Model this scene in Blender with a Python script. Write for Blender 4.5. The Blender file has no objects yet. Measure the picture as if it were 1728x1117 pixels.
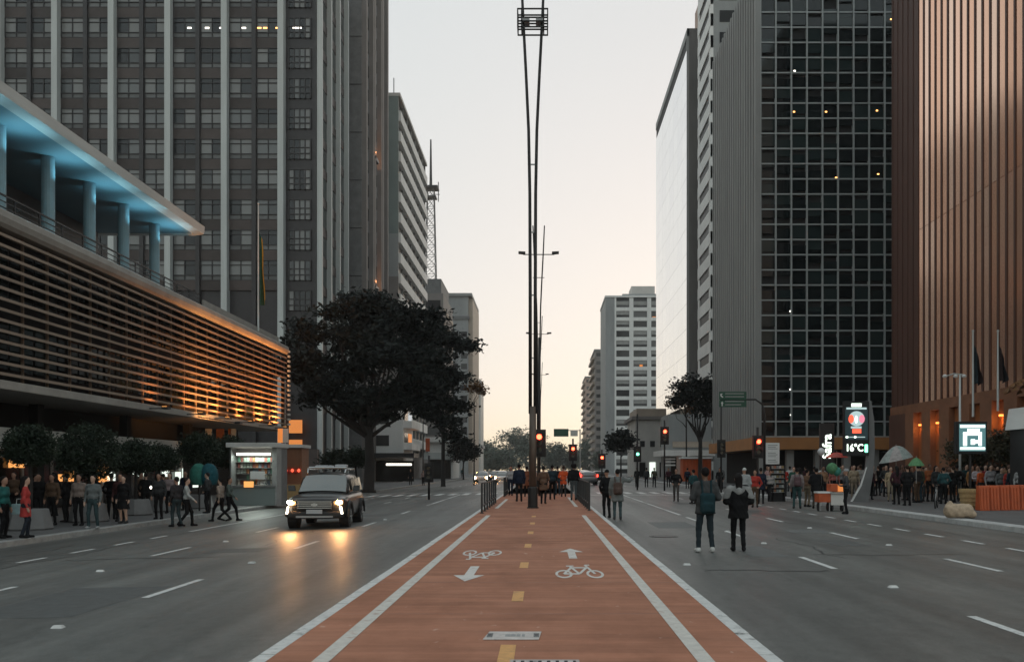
import bpy, bmesh, math, random
import numpy as np
from mathutils import Vector, Matrix
R = math.radians
random.seed(11); rng = np.random.default_rng(11)
sc = bpy.context.scene
C = sc.collection

# ------------------------------------------------------------------ camera, sky, sun, exposure
F, CX, CY, H0 = 1500.0, 917.0, 793.0, 1.68        # focal length, axis and eye height of the photograph (1728 px wide)
cam = bpy.data.cameras.new('camera'); camo = bpy.data.objects.new('camera', cam); C.objects.link(camo)
camo.location = (0, 0, H0); camo.rotation_euler = (R(90), 0, 0)
cam.sensor_width = 36; cam.lens = 36 * F / 1728
cam.shift_x = -(CX - 864) / 1728; cam.shift_y = (CY - 558.5) / 1728
cam.clip_start = .1; cam.clip_end = 6000
sc.camera = camo
SUN_EL, SUN_AZ = 1.2, 14.0                         # low, far down the avenue and a little to the right
w = bpy.data.worlds.new('World'); sc.world = w; w.use_nodes = True
nt = w.node_tree; bg = nt.nodes['Background']
sky = nt.nodes.new('ShaderNodeTexSky'); sky.sky_type = 'NISHITA'; sky.sun_disc = False
sky.sun_elevation = R(SUN_EL); sky.sun_rotation = R(SUN_AZ); sky.air_density = 1.0; sky.dust_density = 2.0; sky.ozone_density = 4.0
hs = nt.nodes.new('ShaderNodeHueSaturation'); hs.inputs['Saturation'].default_value = .85
gm = nt.nodes.new('ShaderNodeGamma'); gm.inputs['Gamma'].default_value = .17      # compresses the brightness range of the dusk sky
nt.links.new(sky.outputs[0], gm.inputs['Color']); sk = nt.nodes.new('ShaderNodeVectorMath'); sk.operation = 'MULTIPLY'; sk.inputs[1].default_value = (5.0, 4.6, 3.98)
nt.links.new(gm.outputs[0], sk.inputs[0]); nt.links.new(sk.outputs[0], hs.inputs['Color']); nt.links.new(hs.outputs[0], bg.inputs['Color'])
bg.inputs['Strength'].default_value = .15
sl = bpy.data.lights.new('sun', 'SUN'); sl.energy = .5; sl.angle = R(20); sl.color = (1, .8, .62)
so = bpy.data.objects.new('sun', sl); C.objects.link(so)
so.rotation_euler = (R(90 - SUN_EL), 0, R(180 - SUN_AZ))
sc.view_settings.view_transform = 'Standard'; sc.view_settings.look = 'None'
sc.view_settings.exposure = .4; sc.view_settings.gamma = 1.0; sc.view_settings.use_curve_mapping = False
sc.cycles.use_denoising = True
sc.cycles.max_bounces = 6; sc.cycles.diffuse_bounces = 3; sc.cycles.glossy_bounces = 3; sc.cycles.transparent_max_bounces = 8
sc.cycles.caustics_reflective = False; sc.cycles.caustics_refractive = False
sc.cycles.sample_clamp_indirect = 6; sc.cycles.volume_bounces = 0

# ------------------------------------------------------------------ helpers
XL, XR = -2.55, 2.08          # median edges
KL, KR = -13.8, 12.9          # kerbs
def G(x, y):
    """height of the ground surface"""
    b = .003 * y
    if XL <= x <= XR: return b
    if x < XL:
        r = -.12 - .022 * (XL - max(x, KL))
        return b + r + (.15 if x < KL else 0)
    r = -.12 + .003 * (min(x, KR) - XR)
    return b + r + (.15 if x > KR else 0)
def at(px, py, d):
    return ((px - CX) * d / F, d, H0 - (py - CY) * d / F)
def on(px, py):
    d = 20.0
    for _ in range(60):
        x = (px - CX) * d / F
        d = .5 * d + .5 * (H0 - G(x, d)) * F / (py - CY)
    return Vector((x, d, G(x, d)))
def tag(o, label=None, cat=None, group=None, kind=None):
    if label: o['label'] = label
    if cat: o['category'] = cat
    if group: o['group'] = group
    if kind: o['kind'] = kind
    return o
def link(o, parent=None):
    C.objects.link(o)
    if parent is not None: o.parent = parent
    return o
def empty(name, loc=(0, 0, 0), rz=0):
    o = bpy.data.objects.new(name, None); o.location = loc; o.rotation_euler = (0, 0, rz); o.empty_display_size = .3
    return link(o)
class MB:
    """collects shapes for ONE mesh object"""
    def __init__(s): s.v = []; s.f = []; s.m = []
    def add(s, vs, fs, m=0):
        n = len(s.v); s.v += [tuple(p) for p in vs]
        s.f += [tuple(i + n for i in f) for f in fs]; s.m += [m] * len(fs)
        return s
    def box(s, x0, x1, y0, y1, z0, z1, m=0):
        return s.add([(x0,y0,z0),(x1,y0,z0),(x1,y1,z0),(x0,y1,z0),(x0,y0,z1),(x1,y0,z1),(x1,y1,z1),(x0,y1,z1)],
                     [(0,3,2,1),(4,5,6,7),(0,1,5,4),(1,2,6,5),(2,3,7,6),(3,0,4,7)], m)
    def cb(s, c, sx, sy, sz, m=0):
        return s.box(c[0]-sx/2, c[0]+sx/2, c[1]-sy/2, c[1]+sy/2, c[2]-sz/2, c[2]+sz/2, m)
    def bar(s, a, b, wx, wy=None, m=0):
        """rectangular bar from a to b"""
        wy = wy or wx; a = Vector(a); b = Vector(b); d = (b - a).normalized()
        up = Vector((0,0,1)) if abs(d.z) < .9 else Vector((0,1,0))
        u = d.cross(up).normalized(); v = u.cross(d).normalized()
        P = []
        for q in (a, b):
            for (i, j) in ((-1,-1),(1,-1),(1,1),(-1,1)): P.append(q + u*i*wx/2 + v*j*wy/2)
        return s.add(P, [(3,2,1,0),(4,5,6,7),(0,1,5,4),(1,2,6,5),(2,3,7,6),(3,0,4,7)], m)
    def tube(s, pts, r, n=8, m=0, cap=True):
        pts = [Vector(p) for p in pts]; rs = r if isinstance(r, (list, tuple)) else [r]*len(pts)
        base = len(s.v); V = []
        ref = None
        for i, p in enumerate(pts):
            d = (pts[min(i+1, len(pts)-1)] - pts[max(i-1, 0)]).normalized()
            if ref is None: ref = Vector((1,0,0)) if abs(d.x) < .9 else Vector((0,1,0))
            u = (ref - d*ref.dot(d)).normalized(); v = d.cross(u); ref = u
            for k in range(n):
                a = 2*math.pi*k/n; V.append(p + (u*math.cos(a) + v*math.sin(a))*rs[i])
        Fc = []
        for i in range(len(pts)-1):
            for k in range(n):
                k2 = (k+1) % n; Fc.append((i*n+k, i*n+k2, (i+1)*n+k2, (i+1)*n+k))
        if cap: Fc += [tuple(range(n-1, -1, -1)), tuple((len(pts)-1)*n + k for k in range(n))]
        return s.add(V, Fc, m)
    def lathe(s, c, prof, n=16, m=0):
        """prof: (r, z) pairs from bottom to top"""
        V = []; Fc = []
        for r, z in prof:
            for k in range(n):
                a = 2*math.pi*k/n; V.append((c[0]+r*math.cos(a), c[1]+r*math.sin(a), c[2]+z))
        for i in range(len(prof)-1):
            for k in range(n):
                k2 = (k+1) % n; Fc.append((i*n+k, i*n+k2, (i+1)*n+k2, (i+1)*n+k))
        Fc += [tuple(range(n-1, -1, -1)), tuple((len(prof)-1)*n+k for k in range(n))]
        return s.add(V, Fc, m)
    def poly(s, pts, m=0): return s.add(pts, [tuple(range(len(pts)))], m)
    def prism(s, pts, d, m=0):
        """closed outline pts (3-D) extruded by vector d"""
        n = len(pts); d = Vector(d); V = [Vector(p) for p in pts] + [Vector(p)+d for p in pts]
        Fc = [tuple(range(n-1,-1,-1)), tuple(range(n, 2*n))] + [(i, (i+1)%n, n+(i+1)%n, n+i) for i in range(n)]
        return s.add(V, Fc, m)
    def mesh(s, name, mats, smooth=False):
        me = bpy.data.meshes.new(name); me.from_pydata(s.v, [], s.f)
        for mt in (mats if isinstance(mats, (list, tuple)) else [mats]): me.materials.append(mt)
        if any(s.m): me.polygons.foreach_set('material_index', s.m)
        if smooth: me.polygons.foreach_set('use_smooth', [True]*len(s.f))
        me.update(); return me
    def build(s, name, mats, parent=None, smooth=False, fix=True, bevel=0):
        me = s.mesh(name, mats, smooth)
        if fix or bevel:
            bm = bmesh.new(); bm.from_mesh(me)
            bmesh.ops.recalc_face_normals(bm, faces=bm.faces[:])
            if bevel:
                bmesh.ops.bevel(bm, geom=[e for e in bm.edges if len(e.link_faces)==2 and e.calc_face_angle(0) > .5], offset=bevel, segments=2, profile=.6, affect='EDGES', clamp_overlap=True)
            bm.to_mesh(me); bm.free()
        return link(bpy.data.objects.new(name, me), parent)
def inst(name, me, parent, loc=(0,0,0), rot=(0,0,0), scale=None):
    o = bpy.data.objects.new(name, me); o.location = loc; o.rotation_euler = rot
    if scale: o.scale = scale
    return link(o, parent)
def copy_tree(o, parent=None):
    c = o.copy(); link(c, parent)
    for ch in list(o.children): copy_tree(ch, c)
    return c

# ------------------------------------------------------------------ materials
M = {}
def mat(name, col, rough=.6, metal=0., var=.12, scale=2., spec=.5, bump=0., rand=0., stretch=None, coat=0.):
    """principled paint / stone / cloth with wear noise in world space"""
    m = bpy.data.materials.new(name); m.use_nodes = True; t = m.node_tree; N = t.nodes; L = t.links
    p = N['Principled BSDF']; p.inputs['Roughness'].default_value = rough; p.inputs['Metallic'].default_value = metal
    p.inputs['Specular IOR Level'].default_value = spec
    if coat: p.inputs['Coat Weight'].default_value = coat; p.inputs['Coat Roughness'].default_value = .06
    src = None
    rgb = N.new('ShaderNodeRGB'); rgb.outputs[0].default_value = (*col, 1); src = rgb.outputs[0]
    if var or bump:
        g = N.new('ShaderNodeNewGeometry'); mp = N.new('ShaderNodeMapping')
        if stretch: mp.inputs['Scale'].default_value = stretch
        L.new(g.outputs['Position'], mp.inputs[0])
        n = N.new('ShaderNodeTexNoise'); n.inputs['Scale'].default_value = scale; n.inputs['Detail'].default_value = 7; n.inputs['Roughness'].default_value = .65
        L.new(mp.outputs[0], n.inputs['Vector'])
        if var:
            mr = N.new('ShaderNodeMapRange'); mr.inputs[1].default_value = .25; mr.inputs[2].default_value = .75
            mr.inputs[3].default_value = 1-var; mr.inputs[4].default_value = 1+var
            L.new(n.outputs[0], mr.inputs[0])
            mx = N.new('ShaderNodeVectorMath'); mx.operation = 'SCALE'
            L.new(src, mx.inputs[0]); L.new(mr.outputs[0], mx.inputs['Scale']); src = mx.outputs[0]
        if bump:
            b = N.new('ShaderNodeBump'); b.inputs['Strength'].default_value = bump; b.inputs['Distance'].default_value = .02
            L.new(n.outputs[0], b.inputs['Height']); L.new(b.outputs[0], p.inputs['Normal'])
    if rand:
        oi = N.new('ShaderNodeObjectInfo'); mr = N.new('ShaderNodeMapRange'); mr.inputs[3].default_value = 1-rand; mr.inputs[4].default_value = 1+rand
        L.new(oi.outputs['Random'], mr.inputs[0])
        mx = N.new('ShaderNodeVectorMath'); mx.operation = 'SCALE'
        L.new(src, mx.inputs[0]); L.new(mr.outputs[0], mx.inputs['Scale']); src = mx.outputs[0]
    L.new(src, p.inputs['Base Color'])
    M[name] = m; return m
def emit(name, col, s):
    m = bpy.data.materials.new(name); m.use_nodes = True; p = m.node_tree.nodes['Principled BSDF']
    p.inputs['Base Color'].default_value = (*[min(1, c*.5) for c in col], 1)
    p.inputs['Emission Color'].default_value = (*col, 1); p.inputs['Emission Strength'].default_value = s
    M[name] = m; return m
def winmat(name, cols, rough=.08, metal=0., spec=.5, wav=.0):
    """dark window glass whose room or blinds behind differ from window to window"""
    m = bpy.data.materials.new(name); m.use_nodes = True; t = m.node_tree; N = t.nodes; L = t.links
    p = N['Principled BSDF']; p.inputs['Roughness'].default_value = rough; p.inputs['Metallic'].default_value = metal
    p.inputs['Specular IOR Level'].default_value = spec
    oi = N.new('ShaderNodeObjectInfo'); cr = N.new('ShaderNodeValToRGB'); cr.color_ramp.interpolation = 'CONSTANT'
    e = cr.color_ramp.elements
    for i, c in enumerate(cols):
        q = e[i] if i < 2 else e.new(.5)
        q.position = i/len(cols); q.color = (*c, 1)
    L.new(oi.outputs['Random'], cr.inputs[0]); L.new(cr.outputs[0], p.inputs['Base Color'])
    if wav:
        g = N.new('ShaderNodeNewGeometry'); n = N.new('ShaderNodeTexNoise'); n.inputs['Scale'].default_value = .35; n.inputs['Detail'].default_value = 2
        b = N.new('ShaderNodeBump'); b.inputs['Strength'].default_value = wav; b.inputs['Distance'].default_value = .05
        L.new(g.outputs['Position'], n.inputs['Vector']); L.new(n.outputs[0], b.inputs['Height']); L.new(b.outputs[0], p.inputs['Normal'])
    M[name] = m; return m

def asphalt():
    m = bpy.data.materials.new('asphalt'); m.use_nodes = True; t = m.node_tree; N = t.nodes; L = t.links; p = N['Principled BSDF']
    g = N.new('ShaderNodeNewGeometry')
    def noise(scale, st, det=6, ro=.6):
        mp = N.new('ShaderNodeMapping'); mp.inputs['Scale'].default_value = st; L.new(g.outputs['Position'], mp.inputs[0])
        n = N.new('ShaderNodeTexNoise'); n.inputs['Scale'].default_value = scale; n.inputs['Detail'].default_value = det; n.inputs['Roughness'].default_value = ro
        L.new(mp.outputs[0], n.inputs['Vector']); return n.outputs[0]
    def rng_(s, a, b, lo=.3, hi=.7):
        mr = N.new('ShaderNodeMapRange'); mr.inputs[1].default_value = lo; mr.inputs[2].default_value = hi; mr.inputs[3].default_value = a; mr.inputs[4].default_value = b
        L.new(s, mr.inputs[0]); return mr.outputs[0]
    def mul(a, b):
        x = N.new('ShaderNodeMath'); x.operation = 'MULTIPLY'; L.new(a, x.inputs[0]); L.new(b, x.inputs[1]); return x.outputs[0]
    tracks = rng_(noise(.9, (1, .03, 1), 4), .62, 1.3)
    patch = rng_(noise(.3, (1, .4, 1), 7, .7), .75, 1.22)
    grit = rng_(noise(55, (1, 1, 1), 3, .8), .75, 1.3)
    oil = rng_(noise(1.6, (1, .25, 1), 8, .75), .6, 1.0, .28, .45)
    mott = rng_(noise(7, (1, .7, 1), 6, .75), .78, 1.2)
    k = mul(mul(mul(tracks, patch), mott), mul(grit, oil))
    c = N.new('ShaderNodeVectorMath'); c.operation = 'SCALE'; c.inputs[0].default_value = (.120, .121, .113); L.new(k, c.inputs['Scale'])
    L.new(c.outputs[0], p.inputs['Base Color'])
    L.new(rng_(noise(.8, (1, .06, 1), 4), .42, .56), p.inputs['Roughness'])
    b = N.new('ShaderNodeBump'); b.inputs['Strength'].default_value = .15; b.inputs['Distance'].default_value = .01
    L.new(noise(60, (1, 1, 1), 3, .8), b.inputs['Height']); L.new(b.outputs[0], p.inputs['Normal'])
    M['asphalt'] = m
asphalt()
def redlane():
    m = bpy.data.materials.new('red_lane'); m.use_nodes = True; t = m.node_tree; N = t.nodes; L = t.links; p = N['Principled BSDF']
    g = N.new('ShaderNodeNewGeometry')
    def noise(scale, st, det=6, ro=.6):
        mp = N.new('ShaderNodeMapping'); mp.inputs['Scale'].default_value = st; L.new(g.outputs['Position'], mp.inputs[0])
        n = N.new('ShaderNodeTexNoise'); n.inputs['Scale'].default_value = scale; n.inputs['Detail'].default_value = det; n.inputs['Roughness'].default_value = ro
        L.new(mp.outputs[0], n.inputs['Vector']); return n.outputs[0]
    def ramp(s, stops):
        cr = N.new('ShaderNodeValToRGB'); e = cr.color_ramp.elements
        for i, (q, c) in enumerate(stops):
            x = e[i] if i < 2 else e.new(q)
            x.position = q; x.color = (*c, 1)
        L.new(s, cr.inputs[0]); return cr.outputs[0]
    base = ramp(noise(.7, (1, .6, 1), 8, .7), [(.28, (.29, .122, .072)), (.5, (.41, .178, .108)), (.74, (.50, .232, .148))])
    str_ = ramp(noise(2.2, (.12, 1.4, 1), 5, .7), [(.3, (.74,)*3), (.7, (1.14,)*3)])
    mx = N.new('ShaderNodeMix'); mx.data_type = 'RGBA'; mx.blend_type = 'MULTIPLY'; mx.inputs[0].default_value = 1
    L.new(base, mx.inputs[6]); L.new(str_, mx.inputs[7])
    sc_ = ramp(noise(7.5, (1, .6, 1), 3, .5), [(.7, (0,)*3), (.78, (1,)*3)])          # pale scuffs and bits of litter dust
    mx2 = N.new('ShaderNodeMix'); mx2.data_type = 'RGBA'; L.new(mx.outputs[2], mx2.inputs[6]); mx2.inputs[7].default_value = (.62, .42, .34, 1)
    ms = N.new('ShaderNodeMath'); ms.operation = 'MULTIPLY'; ms.inputs[1].default_value = .7; L.new(sc_, ms.inputs[0]); L.new(ms.outputs[0], mx2.inputs[0])
    L.new(mx2.outputs[2], p.inputs['Base Color'])
    p.inputs['Roughness'].default_value = .8; p.inputs['Specular IOR Level'].default_value = .25
    b = N.new('ShaderNodeBump'); b.inputs['Strength'].default_value = .3; b.inputs['Distance'].default_value = .008
    L.new(noise(70, (1, 1, 1), 3, .8), b.inputs['Height']); L.new(b.outputs[0], p.inputs['Normal'])
    M['red_lane'] = m
redlane()
def road_paint(name, col, under=(.10, .10, .098)):
    """worn thermoplastic paint: chipped through to the surface below"""
    m = mat(name, col, .65, var=.2, scale=9, bump=.2); t = m.node_tree; N = t.nodes; L = t.links; p = N['Principled BSDF']
    src = p.inputs['Base Color'].links[0].from_socket
    g = N.new('ShaderNodeNewGeometry'); n = N.new('ShaderNodeTexNoise'); n.inputs['Scale'].default_value = 5.5; n.inputs['Detail'].default_value = 9; n.inputs['Roughness'].default_value = .75
    L.new(g.outputs['Position'], n.inputs['Vector'])
    mr = N.new('ShaderNodeMapRange'); mr.inputs[1].default_value = .55; mr.inputs[2].default_value = .66; mr.inputs[3].default_value = 0; mr.inputs[4].default_value = .75; L.new(n.outputs[0], mr.inputs[0])
    mx = N.new('ShaderNodeMix'); mx.data_type = 'RGBA'; L.new(mr.outputs[0], mx.inputs[0]); L.new(src, mx.inputs[6]); mx.inputs[7].default_value = (*under, 1)
    L.new(mx.outputs[2], p.inputs['Base Color']); return m
road_paint('white_paint', (.62, .62, .60)); road_paint('grey_paint', (.60, .57, .52), (.36, .2, .14)); road_paint('yellow_paint', (.66, .34, .11), (.4, .2, .1)); road_paint('lane_white', (.64, .61, .57), (.4, .2, .14))
road_paint('pale_paint', (.55, .5, .47))
mat('pavement', (.10, .10, .10), .75, var=.3, scale=1.2, bump=.2)
mat('kerb_white', (.45, .45, .44), .7, var=.3, scale=3)
mat('kerb_grey', (.3, .3, .29), .75, var=.3, scale=3)
mat('earth', (.08, .08, .075), .9, var=.2, scale=.2)
mat('concrete', (.32, .32, .31), .8, var=.2, scale=1.5, bump=.15)
mat('concrete_dark', (.17, .17, .17), .8, var=.25, scale=1.2, bump=.15)
mat('fin_white', (.52, .55, .54), .55, var=.14, scale=1.2, stretch=(1, 1, .1))
mat('dark_metal', (.03, .03, .032), .45, .3, var=.2)
mat('steel', (.32, .32, .32), .38, .8, var=.2, scale=4)
mat('black', (.008, .008, .009), .7, var=.1)
mat('recess_shade', (.012, .012, .012), .9, var=.2)  # near-black: the shade of recessed ground floors put into the colour
mat('spandrel', (.062, .048, .044), .6, var=.25, scale=1.1, rand=.35)
mat('spandrel_low', (.13, .135, .135), .4, var=.2, scale=1.1, rand=.3)
mat('mullion_dark', (.045, .043, .045), .5, .2, var=.2)
mat('slat_wood', (.25, .19, .145), .6, var=.22, scale=2.0, stretch=(1, .15, 1))
mat('podium_slab', (.30, .285, .26), .65, var=.22, scale=1.0, bump=.1)
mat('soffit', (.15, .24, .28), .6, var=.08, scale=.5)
mat('roof_white', (.55, .55, .53), .6, var=.18, scale=.8, stretch=(1, .3, 2))
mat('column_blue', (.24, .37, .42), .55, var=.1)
mat('shop_band', (.5, .5, .47), .7, var=.25, scale=.6, stretch=(1, 1, 3))
mat('teal_wall', (.21, .25, .24), .75, var=.12, scale=.3)
mat('tan_wall', (.22, .20, .19), .8, var=.15, scale=.3)
mat('grey_wall', (.30, .31, .31), .75, var=.18, scale=.4, stretch=(1, 1, .25))
mat('panel_grey', (.13, .13, .135), .6, var=.25, scale=.6, stretch=(1, 1, .3))
mat('warm_stone', (.40, .33, .27), .8, var=.15, scale=.4)
mat('white_wall', (.76, .76, .74), .65, var=.12, scale=.5, stretch=(1, 1, .3))
mat('offwhite', (.55, .53, .5), .7, var=.15, scale=.4)
mat('pink_wall', (.42, .30, .25), .7, var=.15, scale=.4)
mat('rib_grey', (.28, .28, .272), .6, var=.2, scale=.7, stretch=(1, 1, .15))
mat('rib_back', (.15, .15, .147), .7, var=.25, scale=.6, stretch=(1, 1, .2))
mat('grid_metal', (.33, .35, .35), .5, .1, var=.15)
mat('brown_fin', (.085, .036, .024), .5, .2, var=.2, scale=1.5, stretch=(1, 1, .2))
mat('brown_stone', (.20, .085, .042), .6, var=.25, scale=1.2)
mat('orange_band', (.36, .155, .05), .55, var=.18, scale=.8)
mat('bronze_door', (.30, .10, .03), .5, var=.3, scale=2)
mat('orange_plastic', (.46, .085, .02), .55, var=.25, scale=2.5)
mat('bark', (.022, .019, .017), .9, var=.35, scale=6, bump=.5, stretch=(1, 1, .3))
mat('sign_green', (.008, .07, .04), .45, var=.08)
mat('sign_white', (.7, .7, .68), .5, var=.06)
mat('tan_sack', (.44, .33, .23), .85, var=.35, scale=7, bump=.3)
mat('wicker', (.42, .28, .13), .8, var=.3, scale=20, bump=.4)
mat('skin_a', (.34, .19, .13), .55, var=.06, scale=20); mat('skin_b', (.48, .31, .23), .55, var=.06, scale=20); mat('skin_c', (.16, .085, .055), .55, var=.06, scale=20)
mat('hair_black', (.010, .008, .008), .75, spec=.15, var=.3, scale=40); mat('hair_brown', (.035, .02, .013), .75, spec=.15, var=.3, scale=40); mat('hair_grey', (.2, .19, .18), .6, var=.3, scale=40)
winmat('glass_tower', [(.03,.035,.038),(.09,.098,.1),(.17,.18,.18),(.035,.04,.042),(.22,.225,.22),(.13,.14,.14),(.02,.022,.024),(.28,.28,.27)], .1)
winmat('glass_dark', [(.007,.013,.014),(.004,.007,.008),(.014,.025,.026),(.006,.010,.011),(.020,.032,.032),(.009,.016,.017)], .06, spec=.5)
winmat('glass_far', [(.03,.03,.032),(.06,.06,.06),(.10,.10,.10),(.04,.04,.042)], .15)
winmat('glass_matte', [(.025,.026,.028),(.04,.042,.043),(.07,.072,.072),(.03,.031,.032)], .45, spec=.15)
winmat('glass_shop', [(.01,.01,.01),(.018,.017,.015),(.012,.012,.013)], .12)
winmat('glass_mirror', [(.82,.83,.83),(.80,.81,.82),(.84,.85,.85)], .03, metal=1., wav=.02)
winmat('glass_bronze', [(.99,.60,.43),(.92,.52,.35),(.99,.66,.50),(.95,.56,.39)], .17, metal=1., wav=.10)
emit('lamp_white', (1, .93, .82), 3); emit('lamp_warm', (1, .45, .13), 3); emit('lamp_orange', (1, .30, .06), 2.2)
emit('lamp_blue', (.45, .8, 1), 1.2); emit('lamp_red', (1, .06, .025), 9); emit('lamp_green', (.2, 1, .6), 3)
emit('headlight', (1, .44, .15), 290); emit('drl', (1, .86, .65), 7); emit('tail_red', (1, .05, .03), 5)
emit('shop_light', (.85, .95, .85), .9); emit('shop_warm', (1, .42, .12), .8); emit('screen_white', (.85, 1, .95), 1.6); emit('screen_teal', (.12, .28, .30), .45)
emit('digit', (.85, 1, .85), 2.2); emit('ad_red', (1, .12, .06), 1.1); emit('ad_grey', (.45, .6, .6), .7); emit('ad_pink', (.8, .25, .35), .8); emit('ad_dark', (.012, .03, .035), .5)
emit('window_glow', (1, .33, .08), .45); emit('window_pale', (.9, .95, 1), .35)
# ------------------------------------------------------------------ the setting: ground, road, median, pavements
Y0, Y1 = -40., 520.
def strip(name, x0, x1, y0, y1, m, dz=0., parent=None, n=1, zx=None):
    """sheet lying on the ground between x0..x1; its height follows G a hair inside the strip"""
    b = MB(); e = 1e-4 * (1 if x1 > x0 else -1)
    za = lambda y: G(x0+e, y)+dz; zb = lambda y: G(x1-e, y)+dz
    b.add([(x0,y0,za(y0)),(x1,y0,zb(y0)),(x1,y1,zb(y1)),(x0,y1,za(y1))], [(0,1,2,3)])
    o = b.build(name, m, parent, fix=False)
    return o
gnd = MB().add([(-300,-80,-.24-1.2),(300,-80,-.24-1.2),(300,640,1.92-1.2),(-300,640,1.92-1.2)], [(0,1,2,3)]).build('ground', M['earth'], fix=False)
tag(gnd, kind='structure')
roadL = tag(strip('road', KL, XL, Y0, Y1, M['asphalt']), kind='structure')
roadR = tag(strip('road', XR, KR, Y0, Y1, M['asphalt']), kind='structure')
MED_END, MED2 = 57.0, 84.0
def slab(name, x0, x1, y0, y1, m, depth=.3):
    b = MB(); e = 1e-4
    z = [G(x0+e,y0), G(x1-e,y0), G(x1-e,y1), G(x0+e,y1)]
    P = [(x0,y0,z[0]),(x1,y0,z[1]),(x1,y1,z[2]),(x0,y1,z[3])]
    b.add(P + [(p[0],p[1],p[2]-depth) for p in P], [(0,1,2,3),(0,4,5,1),(1,5,6,2),(2,6,7,3),(3,7,4,0)])
    return b.build(name, m)
lane = tag(slab('cycle_path', XL+.14, XR-.14, Y0, MED_END, M['red_lane']), kind='structure')
lane2 = tag(slab('cycle_path', XL+.14, XR-.14, MED2, 330, M['red_lane']), kind='structure')
# white kerb stones edging the median, a metre each as far as one can tell them apart
kerb_me = MB().box(-.14, 0, 0, .985, -.3, .004).mesh('kerb_stone', M['white_paint'])
kl = tag(bpy.data.objects.new('kerb', None), kind='structure'); link(kl)
for side, x in ((0, XL+.14), (1, XR)):
    y = 4.0
    while y < MED_END-1:
        inst('kerb_stone', kerb_me, kl, (x, y, .003*y + random.uniform(-.003, .003))); y += 1
    for ya, yb in ((Y0, 4.0), (MED2, 330)):
        b = MB(); b.add([(x-.14,ya,.003*ya),(x,ya,.003*ya),(x,yb,.003*yb),(x-.14,yb,.003*yb)] + [(x-.14,ya,.003*ya-.3),(x,ya,.003*ya-.3),(x,yb,.003*yb-.3),(x-.14,yb,.003*yb-.3)],
              [(0,1,2,3),(0,4,5,1),(1,5,6,2),(2,6,7,3),(3,7,4,0)]); b.build('kerb_stone', M['white_paint'], kl)
CR0, CR1 = 63., 75.      # side street
def pavement(x0, x1, ya, yb):
    return tag(slab('pavement', x0, x1, ya, yb, M['pavement'], .4), kind='structure')
for ya, yb in ((Y0, CR0), (CR1, Y1)):
    pavement(-70, KL-.32, ya, yb); pavement(KR+.55, 70, ya, yb)
    for nm, xa, xb, mm in (('kerb', KL-.32, KL, M['kerb_grey']), ('kerb', KR, KR+.55, M['kerb_white'])):
        b = MB(); e = 1e-3
        ka = G(-20, ya) if xa < 0 else G(20, ya); kb = G(-20, yb) if xa < 0 else G(20, yb)
        b.add([(xa,ya,ka),(xb,ya,ka),(xb,yb,kb),(xa,yb,kb)] + [(xa,ya,ka-.4),(xb,ya,ka-.4),(xb,yb,kb-.4),(xa,yb,kb-.4)], [(0,1,2,3),(0,4,5,1),(1,5,6,2),(2,6,7,3),(3,7,4,0)])
        tag(b.build(nm, mm, bevel=.02), kind='structure')
for sx, xa, xb in ((-1, -90, KL), (1, KR, 90)):
    b = MB(); xe = KL+.001 if sx < 0 else KR-.001
    za, zb = G(xe, CR0), G(xe, CR1)
    b.add([(xa,CR0,za),(xb,CR0,za),(xb,CR1,zb),(xa,CR1,zb)], [(0,1,2,3)]); tag(b.build('road', M['asphalt'], fix=False), kind='structure')
# painted markings, each a sheet 4 mm above the road
def mark(name, pts, m, parent, dz=.004, y0=0):
    b = MB().poly([(x, y, G(x, y)+dz) for x, y in pts]); return b.build(name, m, parent, fix=False)
def dash(parent, x, ya, yb, wd=.12, m='white_paint'):
    return mark('lane_dash', [(x-wd/2,ya),(x+wd/2,ya),(x+wd/2,yb),(x-wd/2,yb)], M[m], parent)
for x, a0, per, par in ((-5.72, 12.75, 7.7, roadL), (-8.55, 12.3, 7.1, roadL), (5.15, 8.6, 7.1, roadR), (7.85, 8.3, 6.95, roadR)):
    y = a0
    while y < 300:
        if not (60 < y < 78): dash(par, x, y, y+2.1)
        y += per
for x, par, solid in ((-10.95, roadL, (27.5, 42)), (10.2, roadR, None)):
    y = 8.
    while y < 58:
        if not (solid and solid[0]-1 < y < solid[1]): dash(par, x, y, y+1.05, .13)
        y += 2.1
    if solid: dash(par, x, solid[0], solid[1], .13)
dash(roadR, 5.15, 33.5, 59, .13); dash(roadL, -5.72, 44, 59, .13)
dash(lane, XL+.62, 3., 31.2, .15, 'grey_paint'); dash(lane, XL+.62, 36.5, 47, .15, 'grey_paint')
dash(lane, XR-.67, 3., 31.2, .15, 'grey_paint'); dash(lane, XR-.67, 38., 50, .15, 'grey_paint')
for y in (4.2, 7.97, 11.6, 15.3, 19.1, 22.9, 26.7, 30.5): dash(lane, -.33, y-.45, y+.45, .145, 'yellow_paint')
for par, xa, xb in ((roadL, -13.2, -3.1), (roadR, 2.8, 12.4)):      # zebra crossing
    x = xa
    while x < xb:
        mark('zebra_stripe', [(x, 60.2),(x+.45, 60.2),(x+.45, 64.2),(x, 64.2)], M['white_paint'], par); x += .95
def stop(par, xa, xb, y): mark('stop_line', [(xa,y),(xb,y),(xb,y+.5),(xa,y+.5)], M['white_paint'], par)
stop(roadR, 2.5, 12.5, 57.5); stop(roadL, -13.2, -3., 67.2)
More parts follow.
